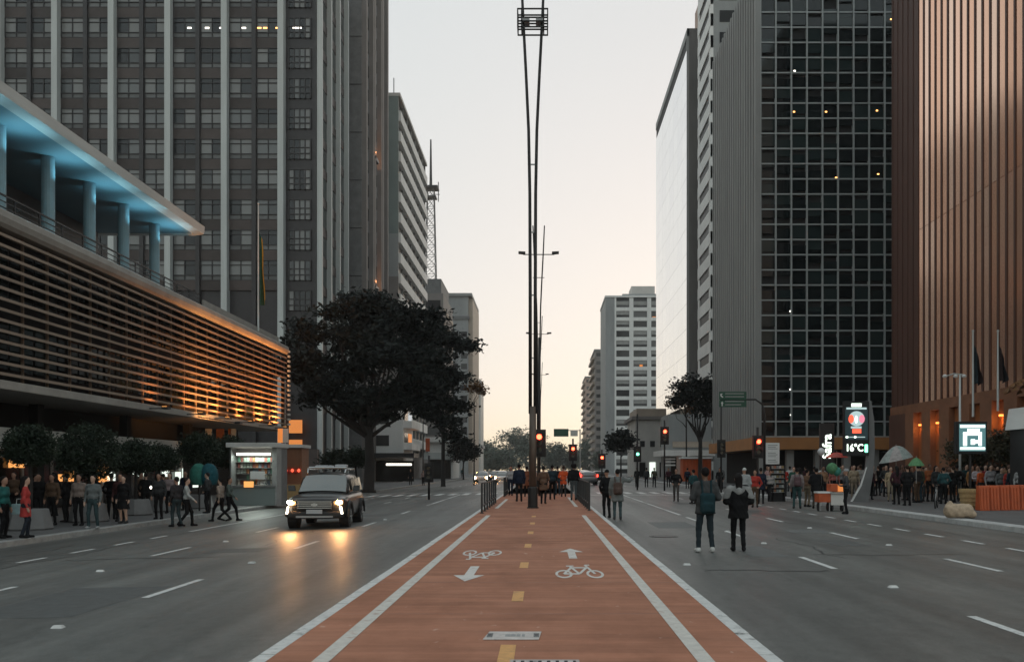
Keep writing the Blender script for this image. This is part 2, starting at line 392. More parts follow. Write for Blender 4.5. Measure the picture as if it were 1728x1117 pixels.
# arrows and bicycles of the cycle path
def arrow(x, y, dr):
    w_, L_ = .24, 2.0
    pts = [(-.075,-L_/2),(.075,-L_/2),(.075,.25),(w_,.25),(0,L_/2),(-w_,.25),(-.075,.25)]
    mark('painted_arrow', [(x+a*dr, y+b*dr) for a, b in pts], M['lane_white'], lane, .005)
arrow(-1.16, 14.1, -1); arrow(.55, 17.4, 1)
def bike_mark(x, y, dr, wd=.76, ln=1.9):
    b = MB(); sx, sy = wd/1.55, ln/1.0
    def P(u, v): return (x + u*sx*dr, y + v*sy*dr, G(x, y)+.003*v*sy*dr+.0045+P.k)
    P.k = 0
    def ring(u, v, r, t):
        n = 20; vs = []; fs = []
        for k in range(n):
            a = 2*math.pi*k/n
            vs += [P(u+(r-t)*math.cos(a), v+(r-t)*math.sin(a)), P(u+r*math.cos(a), v+r*math.sin(a))]
        for k in range(n):
            k2 = (k+1) % n; fs.append((2*k, 2*k+1, 2*k2+1, 2*k2))
        b.add(vs, fs)
    def seg(a, c, t):
        P.k += .0004
        a = Vector(a); c = Vector(c); d = (c-a).normalized(); n_ = Vector((-d.y, d.x))*t/2
        b.add([P(*(a+n_)), P(*(a-n_)), P(*(c-n_)), P(*(c+n_))], [(0,1,2,3)])
    ring(-.5, -.2, .28, .085); ring(.5, -.2, .28, .085)
    for a, c in (((-.5,-.2),(-.22,.25)), ((-.22,.25),(.3,.25)), ((-.5,-.2),(0,-.2)), ((0,-.2),(-.25,.35)), ((0,-.2),(.32,.28)), ((.5,-.2),(.28,.45)), ((.28,.45),(.44,.45)), ((-.38,.37),(-.12,.37))):
        seg(a, c, .085)
    b.build('painted_bicycle', M['lane_white'], lane, fix=False)
bike_mark(.57, 14.4, 1); bike_mark(-1.2, 17.1, -1)
# pale cover plate set into the cycle path, and the drain grate at its foot
cp = empty('cover_plate', (-.30, 8.86, G(0, 8.86)))
tag(cp, 'pale worn metal cover plate with bolted ends set in the red cycle path', 'cover plate')
b = MB().prism([(-.29,-.21,.004),(.255,-.21,.004),(.28,.21,.004),(-.25,.21,.004)], (0,0,.006)); b.build('plate', M['pale_paint'], cp)
for x in (-.232, .23): MB().cb((x, 0, .0115), .055, .2, .004).build('bolt_recess', M['concrete_dark'], cp); MB().lathe((x, 0, .0136), [(.02,0),(.02,.004),(.008,.006)], 8).build('bolt', M['dark_metal'], cp)
for k, (x, wd) in enumerate(((-.055,.05),(.0,.05),(.052,.04),(.1,.03))): MB().cb((x, -.01, .0108), wd, .12, .0014).build('worn_lettering', M['concrete'], cp)
gr = empty('drain_grate', (.01, 7.5, G(0, 7.5))); tag(gr, 'pale barred drain grate at the near end of the cycle path', 'drain grate')
MB().box(-.29,.29,-.22,.22,.001,.004).build('pit', M['black'], gr)
MB().box(-.30,.30,.2,.235,.001,.012).box(-.30,.30,-.235,-.2,.001,.012).box(-.30,-.27,-.2,.2,.001,.012).box(.27,.30,-.2,.2,.001,.012).build('frame', M['steel'], gr)
for k in range(7): MB().box(-.25+k*.075, -.205+k*.075, -.2, .2, .002, .011).build('bar', M['pale_paint'], gr)
# raised reflective road studs
stud_me = MB().prism([(-.075,-.06,0),(.075,-.06,0),(.05,-.035,.028),(-.05,-.035,.028)], (0,.001,0)).add([(-.075,-.06,0),(.075,-.06,0),(.075,.06,0),(-.075,.06,0),(-.055,-.03,.028),(.055,-.03,.028),(.055,.03,.028),(-.055,.03,.028)], [(4,5,6,7),(0,1,5,4),(1,2,6,5),(2,3,7,6),(3,0,4,7)]).mesh('road_stud', M['white_paint'])
for px, py, lab in ((98,1059,'white road stud nearest the lower left corner on bare asphalt'),(169,964,'white road stud beyond the lane dashes on the left carriageway'),
        (425,950,'white road stud in front of the black car, near its glow on the asphalt'),(381,914,'small white road stud beside the dotted line left of the black car'),(650,877,'small white road stud on the asphalt right of the black car'),
        (1507,991,'white road stud between two lane dashes on the near right asphalt'),(1500,920,'white road stud above the long outer lane dash, near the dotted line'),(1289,917,'white road stud just right of the strolling couple'),
        (1159,953,'white road stud between the couple and the cycle path kerb'),(1227,897,'small white road stud between the legs of the strolling couple'),(1366,891,'small white road stud near the handcart customers')):
    p = on(px, py); tag(inst('road_stud', stud_me, None, p + Vector((0,0,.001)), (0,0,random.uniform(-.2,.2)), (.9, .8, 1.1)), lab, 'road stud', 'raised studs on the avenue')
# manholes / patches on the asphalt
for i, (px, py, r, lab) in enumerate(((705,838,.42,'round iron manhole cover on the left carriageway near the crossing'),(1120,905,.38,'round iron manhole cover on the right carriageway near the kerb'))):
    p = on(px, py); o = MB().lathe((0,0,.002), [(r,0),(r,.006),(r*.86,.006),(r*.86,.003),(r*.8,.003),(r*.8,.007),(.01,.007)], 24).build('manhole_cover', M['dark_metal']); o.location = p; tag(o, lab, 'manhole')

# sealed cracks and square repair patches in the asphalt
mat('sealant', (.03, .031, .031), .45, var=.2, scale=4); mat('patch_dark', (.085, .089, .087), .6, var=.3, scale=6, bump=.2); mat('patch_pale', (.125, .13, .126), .65, var=.25, scale=6, bump=.2)
for par, xa, xb, n in ((roadL, -13., -3.2, 7), (roadR, 2.8, 12.2, 8)):
    for k in range(n):
        x = random.uniform(xa, xb); y = random.uniform(7, 45); L_ = random.uniform(4, 14); b = MB(); q = []; n_ = int(L_*3)
        along = random.random() < .65
        for i in range(n_+1):
            u = i/n_*L_; wob = .12*math.sin(u*1.7+k)+.05*math.sin(u*5.3+2*k)+random.uniform(-.02,.02)
            px_, py_ = (x+wob, y+u) if along else (min(xb, max(xa, x-L_/3+u*.6)), y+wob)
            q.append((px_, py_))
        for i in range(n_):
            (x0,y0),(x1,y1) = q[i], q[i+1]; wd = random.uniform(.012, .03); dx, dy = (wd, 0) if along else (0, wd*2)
            b.add([(x0-dx,y0-dy,G(x0,y0)+.003),(x0+dx,y0+dy,G(x0,y0)+.003),(x1+dx,y1+dy,G(x1,y1)+.003),(x1-dx,y1-dy,G(x1,y1)+.003)], [(0,1,2,3)])
        b.build('sealed_crack', M['sealant'], par, fix=False)
    for k in range(6):
        x = random.uniform(xa+.5, xb-2.5); y = random.uniform(9, 52); a, c = random.uniform(.6, 1.5), random.uniform(1., 3.)
        mark('repair_patch', [(x,y),(x+a,y+random.uniform(-.05,.05)),(x+a+random.uniform(-.06,.06),y+c),(x,y+c)], M[random.choice(('patch_dark','patch_dark','patch_pale'))], par, .002)
# cast joints across the cycle path
for y in (5.9, 10.2, 13.0, 18.3, 21.5, 25.4, 29.0, 34.2, 40.1, 46.): mark('joint', [(XL+.15,y),(XR-.15,y+.01),(XR-.15,y+.022),(XL+.15,y+.012)], M['sealant'], lane, .002)
# ------------------------------------------------------------------ buildings, left side
def seat(root, base):
    """move a thing built in world coordinates so that its Empty stands at its base"""
    root.location = base
    for c in root.children: c.location = Vector(c.location) - Vector(base)
def light(name, kind, loc, col, e, parent, size=.1, rot=None, spot=None):
    l = bpy.data.lights.new(name, kind); l.energy = e; l.color = col
    if kind == 'SPOT': l.spot_size = spot or R(90); l.spot_blend = .9; l.shadow_soft_size = size
    elif kind == 'POINT': l.shadow_soft_size = size
    elif kind == 'AREA': l.size = size
    o = bpy.data.objects.new(name, l); o.location = loc
    if rot: o.rotation_euler = rot
    return link(o, parent)

# ---- low podium with the slatted front and the roof terrace
PX, PE, PS = -19.0, 66.0, 12.0          # street plane, far end, near end
zb, zt = 4.66, 10.85
pod = empty('podium_building')
tag(pod, 'low building with brown horizontal slats under a blue-lit roof terrace', 'building')
MB().box(-45, PX-.95, PS, PE-.3, zb+.2, zt-.5).build('dark_core', M['black'], pod)
MB().box(-45, PX-.05, PS, PE, zb-.12, zb+.2).build('bottom_slab', M['podium_slab'], pod, bevel=.03)
# top beam: rounded section swept along the street
prof = [(-.9,-.62),(-.05,-.62),(.06,-.5),(.12,-.3),(.1,-.08),(0,.0),(-.9,.0)]
MB().prism([(PX+u, PS, zt+v) for u, v in prof], (0, PE-PS, 0)).build('top_beam', M['podium_slab'], pod)
MB().box(-45, PX-.9, PS, PE, zt-.55, zt-.06).build('terrace_floor', M['concrete_dark'], pod)
ns = 14; pitch = (zt-.62-zb-.3)/ns
for k in range(ns):
    z = zb + .42 + k*pitch
    MB().prism([(PX-.02, PS, z-.06), (PX-.02, PS, z+.045), (PX-.26, PS, z+.08), (PX-.26, PS, z)], (0, PE-PS-.1, 0)).build('slat', M['slat_wood'], pod)
y = 13.3
post = MB().box(PX-.44, PX-.36, -.045, .045, zb+.2, zt-.62).mesh('mullion', M['slat_wood'])
while y < PE-.5: inst('mullion', post, pod, (0, y, 0)); y += 1.65
# dark office windows behind the slats
wm = MB().box(-.03, 0, 0, 1.5, zb+.75, zb+2.6).mesh('window', M['glass_dark'])
y = 13.4
while y < PE-1.6:
    inst('window', wm, pod, (PX-.92, y, 0)); inst('window', wm, pod, (PX-.92, y, 2.6)); y += 1.65
# end returns of the slats
for k in range(16):
    MB().box(PX-.02, PX+.12, PE+.05, PE+.35, zb+.35+k*.36, zb+.5+k*.36).build('slat_bracket', M['fin_white'], pod)
MB().box(PX-.5, PX-.3, PE+.05, PE+.3, .0, zt-.6).build('end_post', M['mullion_dark'], pod)
# terrace: columns, roof plate, back wall, railing
ru, rf = 15.18, 15.72
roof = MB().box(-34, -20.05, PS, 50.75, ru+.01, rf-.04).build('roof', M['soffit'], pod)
MB().prism([(-20.05,PS,ru-.02),(-19.55,PS,ru+.06),(-19.5,PS,rf-.05),(-19.62,PS,rf),(-20.05,PS,rf)], (0,51.2-PS,0)).build('fascia', M['roof_white'], roof)
MB().box(-34, -20.06, 50.75, 51.2, ru-.02, rf).build('fascia', M['roof_white'], roof)
MB().box(-34, -19.9, PS, 51.0, rf+.005, rf+.09).build('roof_felt', M['concrete_dark'], roof)
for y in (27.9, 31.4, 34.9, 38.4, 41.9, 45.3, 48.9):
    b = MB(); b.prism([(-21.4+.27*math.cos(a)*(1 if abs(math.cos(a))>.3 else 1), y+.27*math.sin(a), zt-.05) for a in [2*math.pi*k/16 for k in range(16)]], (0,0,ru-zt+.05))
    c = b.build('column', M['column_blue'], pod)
    MB().lathe((-20.85, y, zt+.0), [(.07,0),(.09,.10),(.1,.12)], 10).build('uplight', M['lamp_blue'], pod)
    light('uplight_beam', 'SPOT', (-20.6, y+.2, ru-1.25), (.32, .72, .88), 70, pod, .05, (R(180), R(4), 0), R(150))
    light('uplight_beam', 'SPOT', (-20.85, y-.12, zt+.16), (.32, .72, .88), 95, pod, .05, (R(180), R(12), 0), R(50))
MB().box(-25.5, -25.3, PS, 50.5, zt-.05, ru).build('terrace_wall', M['panel_grey'], pod)
fm = MB().box(0,.06,0,1.6,0,2.9).mesh('window_frame', M['mullion_dark'])
gm = MB().box(.061,.08,.12,.76,.15,2.75).box(.061,.08,.84,1.48,.15,2.75).mesh('pane', M['glass_tower'])
for k in range(20):
    f = inst('window_frame', fm, pod, (-25.3, 16+k*1.7, zt+.05)); inst('pane', gm, f)
for y, z in ((31.6, zt+1.2), (33.2, zt+1.05), (33.2, zt+1.35), (38.5, zt+1.0), (39.6, zt+.9), (44.0, zt+.9)):
    MB().cb((-25.2, y, z), .05, .22, .14).build('indoor_lamp', M['lamp_white'], pod)
rl = MB(); yy = PS
while yy < 51: rl.bar((-19.9, yy, zt-.03), (-19.9, yy, zt+.95), .05); yy += 1.65
for z in (.25, .5, .72, .95): rl.bar((-19.9, PS, zt+z), (-19.9, 51.4, zt+z), .035 if z < .9 else .06)
rl.build('railing', M['dark_metal'], pod)
MB().bar((-19.7, 51.4, zt+.42), (-19.7, PE, zt+.42), .09, .5).build('terrace_upstand', M['podium_slab'], pod)
# ground floor: recessed, with a pale shop band
MB().box(-45, -23.0, PS, PE-1, -.2, zb-.12).build('ground_floor_wall', M['recess_shade'], pod)
MB().box(-23.0, -20.6, PS, 58, 2.5, 3.32).build('shop_band', M['shop_band'], pod, bevel=.03)
for y in (14, 22.25, 30.5, 38.75, 47, 55.25, 63.5):
    MB().box(-22.3, -21.9, y-.25, y+.25, -.25, zb-.12).build('pier', M['recess_shade'], pod)
sg = MB().box(0,.05,0,2.2,0,2.3).mesh('shop_window', M['glass_shop'])
sf = MB().box(0,.09,-.06,0,0,2.4).box(0,.09,2.2,2.26,0,2.4).box(0,.09,-.06,2.26,2.3,2.4).mesh('shop_frame', M['steel'])
for k in range(17):
    wd = inst('shop_window', sg, pod, (-22.99, 18+k*2.35, -.1)); inst('shop_frame', sf, wd, (.02, 0, 0))
def shop_glow(px, py, wpx, hpx, m, name='lit_sign', X=-22.85):
    d = -X*F/(CX-px); x, y, z = at(px, py, d)
    L_ = wpx*d*d/(-X*F)
    MB().box(X-.02, X+.06, y-L_/2, y+L_/2, z-hpx*d/F/2, z+hpx*d/F/2).build(name, M[m], pod)
for a in ((27,779,24,20,'shop_warm'),(54,781,13,5,'lamp_white'),(66,781,6,5,'lamp_white'),(63,790,5,4,'lamp_white'),(122,803,12,18,'shop_warm'),(101,806,5,12,'shop_warm'),(172,798,22,30,'shop_warm'),(186,805,14,22,'shop_light'),
          (226,794,6,12,'shop_light'),(240,796,13,14,'shop_light'),(258,822,14,5,'lamp_white'),(279,797,10,14,'shop_light'),(272,774,6,4,'lamp_white'),(284,774,4,4,'lamp_white'),(293,774,8,4,'lamp_white'),(311,774,10,5,'lamp_white'),(315,800,14,20,'shop_light'),(300,808,8,24,'shop_light'),(330,812,16,20,'shop_light')): shop_glow(*a)
# warm floodlights that wash the far slats
for y, e_ in ((43., 180), (47.5, 380), (51.5, 700), (55.5, 1100), (59.5, 1700), (63., 1900)):
    MB().cb((PX+.75, y, zb+.02), .3, .4, .12).bar((PX-.1, y, zb), (PX+.8, y, zb), .05).build('floodlight', M['dark_metal'], pod)
    MB().cb((PX+.72, y, zb+.085), .22, .3, .01).build('floodlight_lens', M['lamp_warm'], pod)
    light('floodlight_beam', 'SPOT', (PX+.75, y, zb+.12), (1, .34, .08), e_, pod, .1, (R(180), R(-20), 0), R(140))
light('floodlight_beam', 'SPOT', (PX+2.2, 49.0, zb-.3), (1, .42, .12), 1600, pod, .1, (R(150), R(-42), 0), R(140))
MB().cb((PX+2.2, 49.0, zb-.38), .3, .4, .12).bar((PX-.1, 49, zb-.03), (PX+2.2, 49, zb-.4), .05).build('floodlight', M['dark_metal'], pod)
# sign boards under the far end
for px, w_, m_ in ((352, 11, 'sign_white'), (372, 13, 'bronze_door'), (394, 9, 'fin_white'), (388, 5, 'bronze_door'), (473, 8, 'window_glow'), (482, 9, 'fin_white')):
    d = 60.; x, y, z = at(px, 735, d); MB().cb((x, y, z), w_*d/F, .1, .95).build('sign_board', M[m_], pod)
seat(pod, (-30, PE, 0))

# ---- tall tower with white fins behind the podium
TY = 95.0
tw = empty('fin_tower'); tag(tw, 'tall dark office tower with white vertical fins behind the slatted building', 'building')
XT = -24.3; fl = 3.24; zs0 = 47.3-3.24*14
MB().box(-62, XT-.02, TY+.25, TY+14, -1, 62).build('wall', M['mullion_dark'], tw)
fin = MB().box(-.31, .31, TY-.75, TY+.25, 0, 62).mesh('fin', M['fin_white'])
mul = MB().box(-.22, .22, TY-.22, TY+.25, 0, 62).mesh('mullion', M['mullion_dark'])
FX = [-27.9-6*k for k in range(6)]
for x in FX: inst('fin', fin, tw, (x, 0, 0))
for x in FX[1:]: inst('mullion', mul, tw, (x+3.0, 0, 0))
# window unit: frame + panes + low sill glass
hb = 2.46
wf = MB().box(0,hb,TY+.0,TY+.25,0,.06,0).box(0,hb,TY,TY+.25,.52,.6,0).box(0,hb,TY,TY+.25,1.62,1.68,0).box(0,hb,TY,TY+.25,2.1,2.17,0)
for x in (0, hb/2-.035, hb-.07): wf.box(x, x+.07, TY-.02, TY+.25, .06, 2.1, 0)
wf = wf.mesh('window', M['mullion_dark'])
def pane_me(x0, x1, z0, z1, m): return MB().box(x0,x1,TY+.10,TY+.2,z0,z1).mesh('pane', M[m])
pl_ = pane_me(.07, hb/2-.035, .6, 2.1, 'glass_tower'); pr_ = pane_me(hb/2+.035, hb-.07, .6, 2.1, 'glass_tower'); ps_ = pane_me(.07, hb-.07, .06, .52, 'spandrel_low')
sp_ = MB().box(0,hb,TY+.02,TY+.25,0,1.05).mesh('spandrel', M['spandrel'])
for fi in range(6, 19):
    zf = zs0 + fi*fl
    for b_ in range(5):
        for h_ in (0, 1):
            x0 = FX[b_+1] + .31 + h_*2.93
            if x0 < -61: continue
            if at(0,0,1) and (x0+hb)*F/TY+CX < -20: continue
            inst('spandrel', sp_, tw, (x0, 0, zf-.5))
            wo = inst('window', wf, tw, (x0, 0, zf+.56))
            inst('pane', pl_, wo); inst('pane', pr_, wo); inst('pane', ps_, wo)
# corner bay of narrow lights
cw = MB()
for k in range(5): cw.box(k*.58, k*.58+.12, TY+.0, TY+.25, 0, 2.2)
cw.box(0, 2.44, TY-.001, TY+.25, .55, .65).box(0, 2.44, TY-.001, TY+.25, 1.2, 1.28).box(0, 2.44, TY-.001, TY+.25, 2.1, 2.2)
cw = cw.mesh('window', M['mullion_dark']); cp_ = MB().box(.0,.46,TY+.1,TY+.2,.05,2.1).mesh('pane', M['glass_tower'])
for fi in range(4, 19):
    wo = inst('window', cw, tw, (-27.3, 0, zs0+fi*fl+.56))
    for k in range(4): inst('pane', cp_, wo, (.12+k*.58, 0, 0))
# flank with four fins
for k, yy in enumerate((TY+.35, TY+4.6, TY+8.8, TY+13.2)):
    MB().box(XT, XT+.55, yy, yy+.42, -1, 62).build('fin', M['fin_white'], tw)
for k, yy in enumerate((TY+.8, TY+5.1, TY+9.3)):
    for fi in range(2, 19):
        MB().box(XT-.02, XT+.08, yy, yy+3.7, zs0+fi*fl-.5, zs0+fi*fl+.55).build('spandrel', M['spandrel'], tw)
        MB().box(XT-.02, XT+.04, yy, yy+3.7, zs0+fi*fl+.6, zs0+fi*fl+2.7).build('window', M['glass_dark'], tw)
# lit ceiling lamps of one floor
for px, m_ in ((283,'lamp_white'),(319,'lamp_white'),(349,'lamp_white'),(373,'lamp_white'),(411,'lamp_white'),(437,'lamp_warm'),(447,'lamp_warm'),(468,'lamp_warm'),(497,'lamp_white'),(505,'lamp_white')):
    x, y, z = at(px, 47, TY-.02); MB().cb((x, TY+.07, z), .42, .04, .14).build('ceiling_lamp', M[m_], tw)
# ground floor, warm shop bays
MB().box(-36, XT+.3, TY-.6, TY+.2, -.5, 3.9).build('ground_floor', M['spandrel'], tw)
for x0, x1, z0, z1, m_ in ((-27.0,-25.6,5.6,7.0,'window_glow'),(-27.0,-25.6,2.9,4.9,'window_glow'),(-26.9,-25.6,-.1,2.1,'window_glow'),(-30.6,-28.6,0,2.4,'shop_warm')):
    MB().box(x0, x1, TY-.7, TY-.62, z0, z1).build('lit_shop_window', M[m_], tw)
seat(tw, (-42, TY, 0))

# ---- grey slab tower behind it
gt = empty('concrete_tower'); tag(gt, 'grey concrete tower with ribbed flank and two warm lights, next to the fin tower', 'building')
y0, x1 = 111.5, -22.8
MB().box(-45, x1, y0, y0+16, -.5, 70).build('wall', M['concrete_dark'], gt)
for z in range(8, 70, 6):      # panel joints stand as shallow ledges
    MB().box(-27, x1+.03, y0-.06, y0+.02, z, z+.06).build('ledge', M['mullion_dark'], gt)
for k, yy in enumerate((y0+.1, y0+4.6, y0+5.8, y0+10.4, y0+11.6, y0+15.2)):
    MB().box(x1, x1+.6, yy, yy+.75, -.5, 70).build('rib', M['tan_wall'], gt)
wn = MB().box(x1-.02, x1+.05, 0, 1.5, 0, 1.5).mesh('window', M['glass_far'])
for fi in range(3, 22):
    for yy in (y0+1.1, y0+2.9, y0+6.8, y0+8.5, y0+12.6):
        inst('window', wn, gt, (0, yy, fi*3.1))
for z in (44.3, 27.2):
    x_, y_, z_ = x1+.35, y0+6.5, z
    MB().box(x1, x1+.6, y0+5.0, y0+8.5, z-1.4, z-1.0).build('balcony', M['dark_metal'], gt)
    MB().cb((x1+.3, y0+6.6, z-.8), .3, .3, .25).build('balcony_lamp', M['lamp_warm'], gt)
    light('balcony_beam', 'POINT', (x1+.55, y0+6.6, z-.5), (1, .4, .15), 160, gt, .15)
seat(gt, (-30, y0, 0))

# ---- office slab with a blank teal end wall and banded flank
ts = empty('office_slab'); tag(ts, 'office slab with blank grey-green end wall and slanting bands of balconies', 'building')
x1, y0, y1, zt_ = -22.0, 134.7, 166.0, 58.3
MB().box(-34, x1-.35, y0+.3, y1, -.5, zt_-.3).build('core', M['concrete_dark'], ts)
MB().box(-34, x1, y0, y0+.3, 37.5, zt_).build('end_wall', M['teal_wall'], ts)
MB().box(-34, x1+.002, y0-.01, y0+.3, 31, 37.5).build('end_wall', M['grey_wall'], ts)
MB().box(-34, x1, y0, y0+.3, -.5, 31).build('end_wall', M['tan_wall'], ts)
MB().box(-34, x1+.3, y0-.05, y1, zt_, zt_+.5).build('roof', M['offwhite'], ts)
wn = MB().box(x1-.4, x1-.3, 0, 4.0, 0, 1.45).mesh('window', M['glass_matte'])
for fi in range(2, 19):
    z = fi*3.08
    if z > zt_-2: break
    MB().box(x1-.36, x1+.35, y0+.32, y1, z-.75, z+.75).build('balcony_band', M['white_wall'], ts)
    for k in range(7): inst('window', wn, ts, (0, y0+.8+k*4.4, z+.85))
for k in range(8): MB().box(x1-.36, x1-.05, y0+.32+k*4.4, y0+.7+k*4.4, 4, zt_).build('rib', M['grey_wall'], ts)
MB().box(x1+.36, x1+1.9, y0+8, y0+13, 23.4, 24.6).build('canopy', M['dark_metal'], ts)
MB().tube([(x1-1, y0+2, zt_), (x1-1, y0+2, zt_+3.6)], .08, 6).build('rooftop_mast', M['steel'], ts)
MB().box(-34, x1+1.2, y0-1.0, y0+4, 8.2, 8.9).build('awning', M['dark_metal'], ts)
seat(ts, (-28, y0, 0))

# ---- low white house front with balconies under the big tree, and other low fronts along the left pavement
lh = empty('balcony_house'); tag(lh, 'pale house with stacked white balconies seen below the big tree', 'building')
d = 118.; xa, ya_, za = at(640, 790, d); xb = at(680, 790, d)[0]
MB().box(xa-2, xb, d, d+9, -.5, 12.5).build('wall', M['white_wall'], lh)
for fi in range(3):
    z = 4.4+fi*2.9
    MB().box(xb-.02, xb+1.1, d+.6, d+8.6, z, z+.95).build('balcony', M['white_wall'], lh)
    MB().box(xb-.01, xb+.05, d+1, d+4, z+1.0, z+2.3).build('window', M['glass_far'], lh)
    MB().box(xb-.01, xb+.06, d+4.6, d+7.6, z+1.0, z+2.3).build('window', M['window_pale' if fi else 'window_glow'], lh)
    MB().box(xa-.5, xa+1.3, d-.05, d+.01, z+.5, z+1.9).build('window', M['glass_far'], lh)
MB().box(xa-2, xb+1.8, d-2.4, d+2, 3.3, 3.9).build('awning', M['dark_metal'], lh)
MB().box(xa-1, xb+1.5, d-.3, d-.1, .2, 2.9).build('shopfront', M['glass_shop'], lh)
MB().box(xa+1, xb+1.2, d-.45, d-.32, 2.3, 2.55).build('lit_shop_sign', M['lamp_white'], lh)
seat(lh, ((xa+xb)/2, d, 0))
lw = empty('low_shop'); tag(lw, 'low white shop with dark glass front and orange banner past the balcony house', 'building')
d = 150.; xa = at(722, 0, d)[0]; xb = at(764, 0, d)[0]
MB().box(xa, xb, d, d+12, -.3, 6.4).build('wall', M['white_wall'], lw); MB().box(xa-.5, xb+.3, d-1, d+13, 6.4, 7.2).build('roof', M['white_wall'], lw)
MB().box(xa+.1, xb-.3, d-.1, d+.05, .1, 3.4).build('shopfront', M['glass_shop'], lw); MB().box(xa-.6, xb+.2, d-.9, d-.2, 3.5, 4.6).build('canopy', M['fin_white'], lw)
MB().box(xa-.2, xa+.5, d-1.4, d-1.3, 4.8, 7.0).build('banner', M['orange_plastic'], lw)
seat(lw, ((xa+xb)/2, d, 0))

# ---- blocks farther down
b1 = empty('stepped_block'); tag(b1, 'narrow brownish block with stepped top under the lattice mast', 'building')
d = 195.; xa = at(716, 0, d)[0]; xb = at(748, 0, d)[0]; zz = at(0, 495, d)[2]; z2 = at(0, 470, d)[2]
MB().box(xa-6, xb, d, d+20, -.5, zz).build('wall', M['tan_wall'], b1); MB().box(xa-6, xb-.5, d+.4, d+16, zz, z2).build('penthouse', M['concrete_dark'], b1)
for fi in range(3, 13):
    MB().box(xa, xb-.6, d-.06, d+.02, fi*3.1, fi*3.1+1.7).build('window', M['glass_far'], b1)
    MB().box(xb-.02, xb+.25, d+.6, d+19, fi*3.1-.9, fi*3.1).build('balcony', M['warm_stone'], b1)
seat(b1, ((xa+xb)/2, d, 0))
b2 = empty('corniced_block'); tag(b2, 'pale grey block with flat cornice standing behind the crown of the big tree', 'building')
d = 250.; xa = at(742, 0, d)[0]; xb = at(790, 0, d)[0]; zz = at(0, 500, d)[2]
MB().box(xa, xb, d, d+25, -.5, zz).build('wall', M['grey_wall'], b2)
MB().box(xa-.4, xb+1.1, d-.6, d+26, zz, zz+.8).build('cornice', M['concrete'], b2)
MB().box(xa-.2, xb+.3, d-.3, d+25, zz-6.5, zz-5.6).build('cornice', M['concrete_dark'], b2)
MB().box(xb-.1, xb+1.2, d+1, d+25, -.5, zz-.6).build('flank', M['warm_stone'], b2)  # warm colour carries the low sunlight falling on this side
for k in range(3):
    for fi in range(2, 14):
        MB().box(xa+1+k*2.5, xa+2.7+k*2.5, d-.05, d+.02, fi*3.0, fi*3.0+1.6).build('window', M['glass_far'], b2)
seat(b2, ((xa+xb)/2, d, 0))
b3 = empty('slim_block'); tag(b3, 'slim white block with a green glass stripe at the end of the left row', 'building')
d = 300.; xa = at(786, 0, d)[0]; xb = at(811, 0, d)[0]; zz = at(0, 640, d)[2]
MB().box(xa, xb, d, d+15, -.5, zz).build('wall', M['offwhite'], b3); MB().box(xb-1.9, xb-1, d-.1, d+.02, 12, zz-2).build('glass_stripe', M['glass_far'], b3)
MB().box(xa-.3, xb+.5, d-.7, d+15, 9.2, 10.2).build('cornice', M['concrete'], b3)
MB().box(xa, xb-1, d-.3, d+.0, 0, 7.5).build('shopfront', M['grey_wall'], b3)
seat(b3, ((xa+xb)/2, d, 0))
# lattice broadcasting mast
lm = empty('lattice_mast'); tag(lm, 'slender lattice broadcasting mast rising over the left rooftops', 'antenna')
d = 245.; x, y, zbz = at(727, 520, d); z1 = at(0, 318, d)[2]; z2 = at(0, 236, d)[2]
def lattice(b, z0, z1, w0, w1, n):
    for k in range(n):
        a0, a1 = k/n, (k+1)/n; za, zb_ = z0+(z1-z0)*a0, z0+(z1-z0)*a1; wa, wb = w0+(w1-w0)*a0, w0+(w1-w0)*a1
        ca = [(x+i*wa, y+j*wa, za) for i, j in ((-1,-1),(1,-1),(1,1),(-1,1))]; cb_ = [(x+i*wb, y+j*wb, zb_) for i, j in ((-1,-1),(1,-1),(1,1),(-1,1))]
        for q in range(4):
            b.bar(ca[q], cb_[q], .22); b.bar(ca[q], cb_[(q+1)%4], .1); b.bar(ca[(q+1)%4], cb_[q], .1); b.bar(cb_[q], cb_[(q+1)%4], .12)
b = MB(); lattice(b, -.5, z1, 2.6, .9, 30); b.build('lattice', M['concrete_dark'], lm)
MB().tube([(x, y, z1), (x, y, z2)], [.42, .2], 8).build('spire', M['dark_metal'], lm)
MB().cb((x, y, z1), 4.2, 4.2, .5).cb((x, y, z1-2.6), 3.2, 3.2, .4).build('platform', M['dark_metal'], lm)
MB().tube([(x+2.2, y-1, z1-4), (x+2.2, y-1, z1+1.4)], .12, 6).bar((x+.5,y-1,z1-2),(x+2.6,y-1,z1-2),.15).build('antenna_arm', M['dark_metal'], lm)
seat(lm, (x, y, 0))
# ------------------------------------------------------------------ buildings, right side
# ---- bronze glass building with close vertical fins
bz = empty('bronze_building'); tag(bz, 'bronze mirror-glass building with close-set dark vertical fins', 'building')
BX = 24.0; ya, yb = 33.0, 61.2; zt_ = 46.; z0 = 5.95
MB().box(BX+.4, 60, ya, yb, -.3, zt_).build('core', M['black'], bz)
finm = MB().box(BX-.02, BX+.12, -.085, .085, z0, zt_).mesh('fin', M['brown_fin'])
p = .835; y = yb-.07; k = 0
pm_ = MB().box(BX+.02, BX+.3, 0.09, p-.09, z0, 17.).mesh('pane', M['glass_bronze']); pm2 = MB().box(BX+.02, BX+.3, .09, p-.09, 17.03, zt_).mesh('pane', M['glass_bronze'])
pd_ = MB().box(BX+.02, BX+.3, 0.09, p-.09, z0, zt_).mesh('side_panel', M['brown_fin'])  # end bays of glass, coloured dark brown to show no reflection
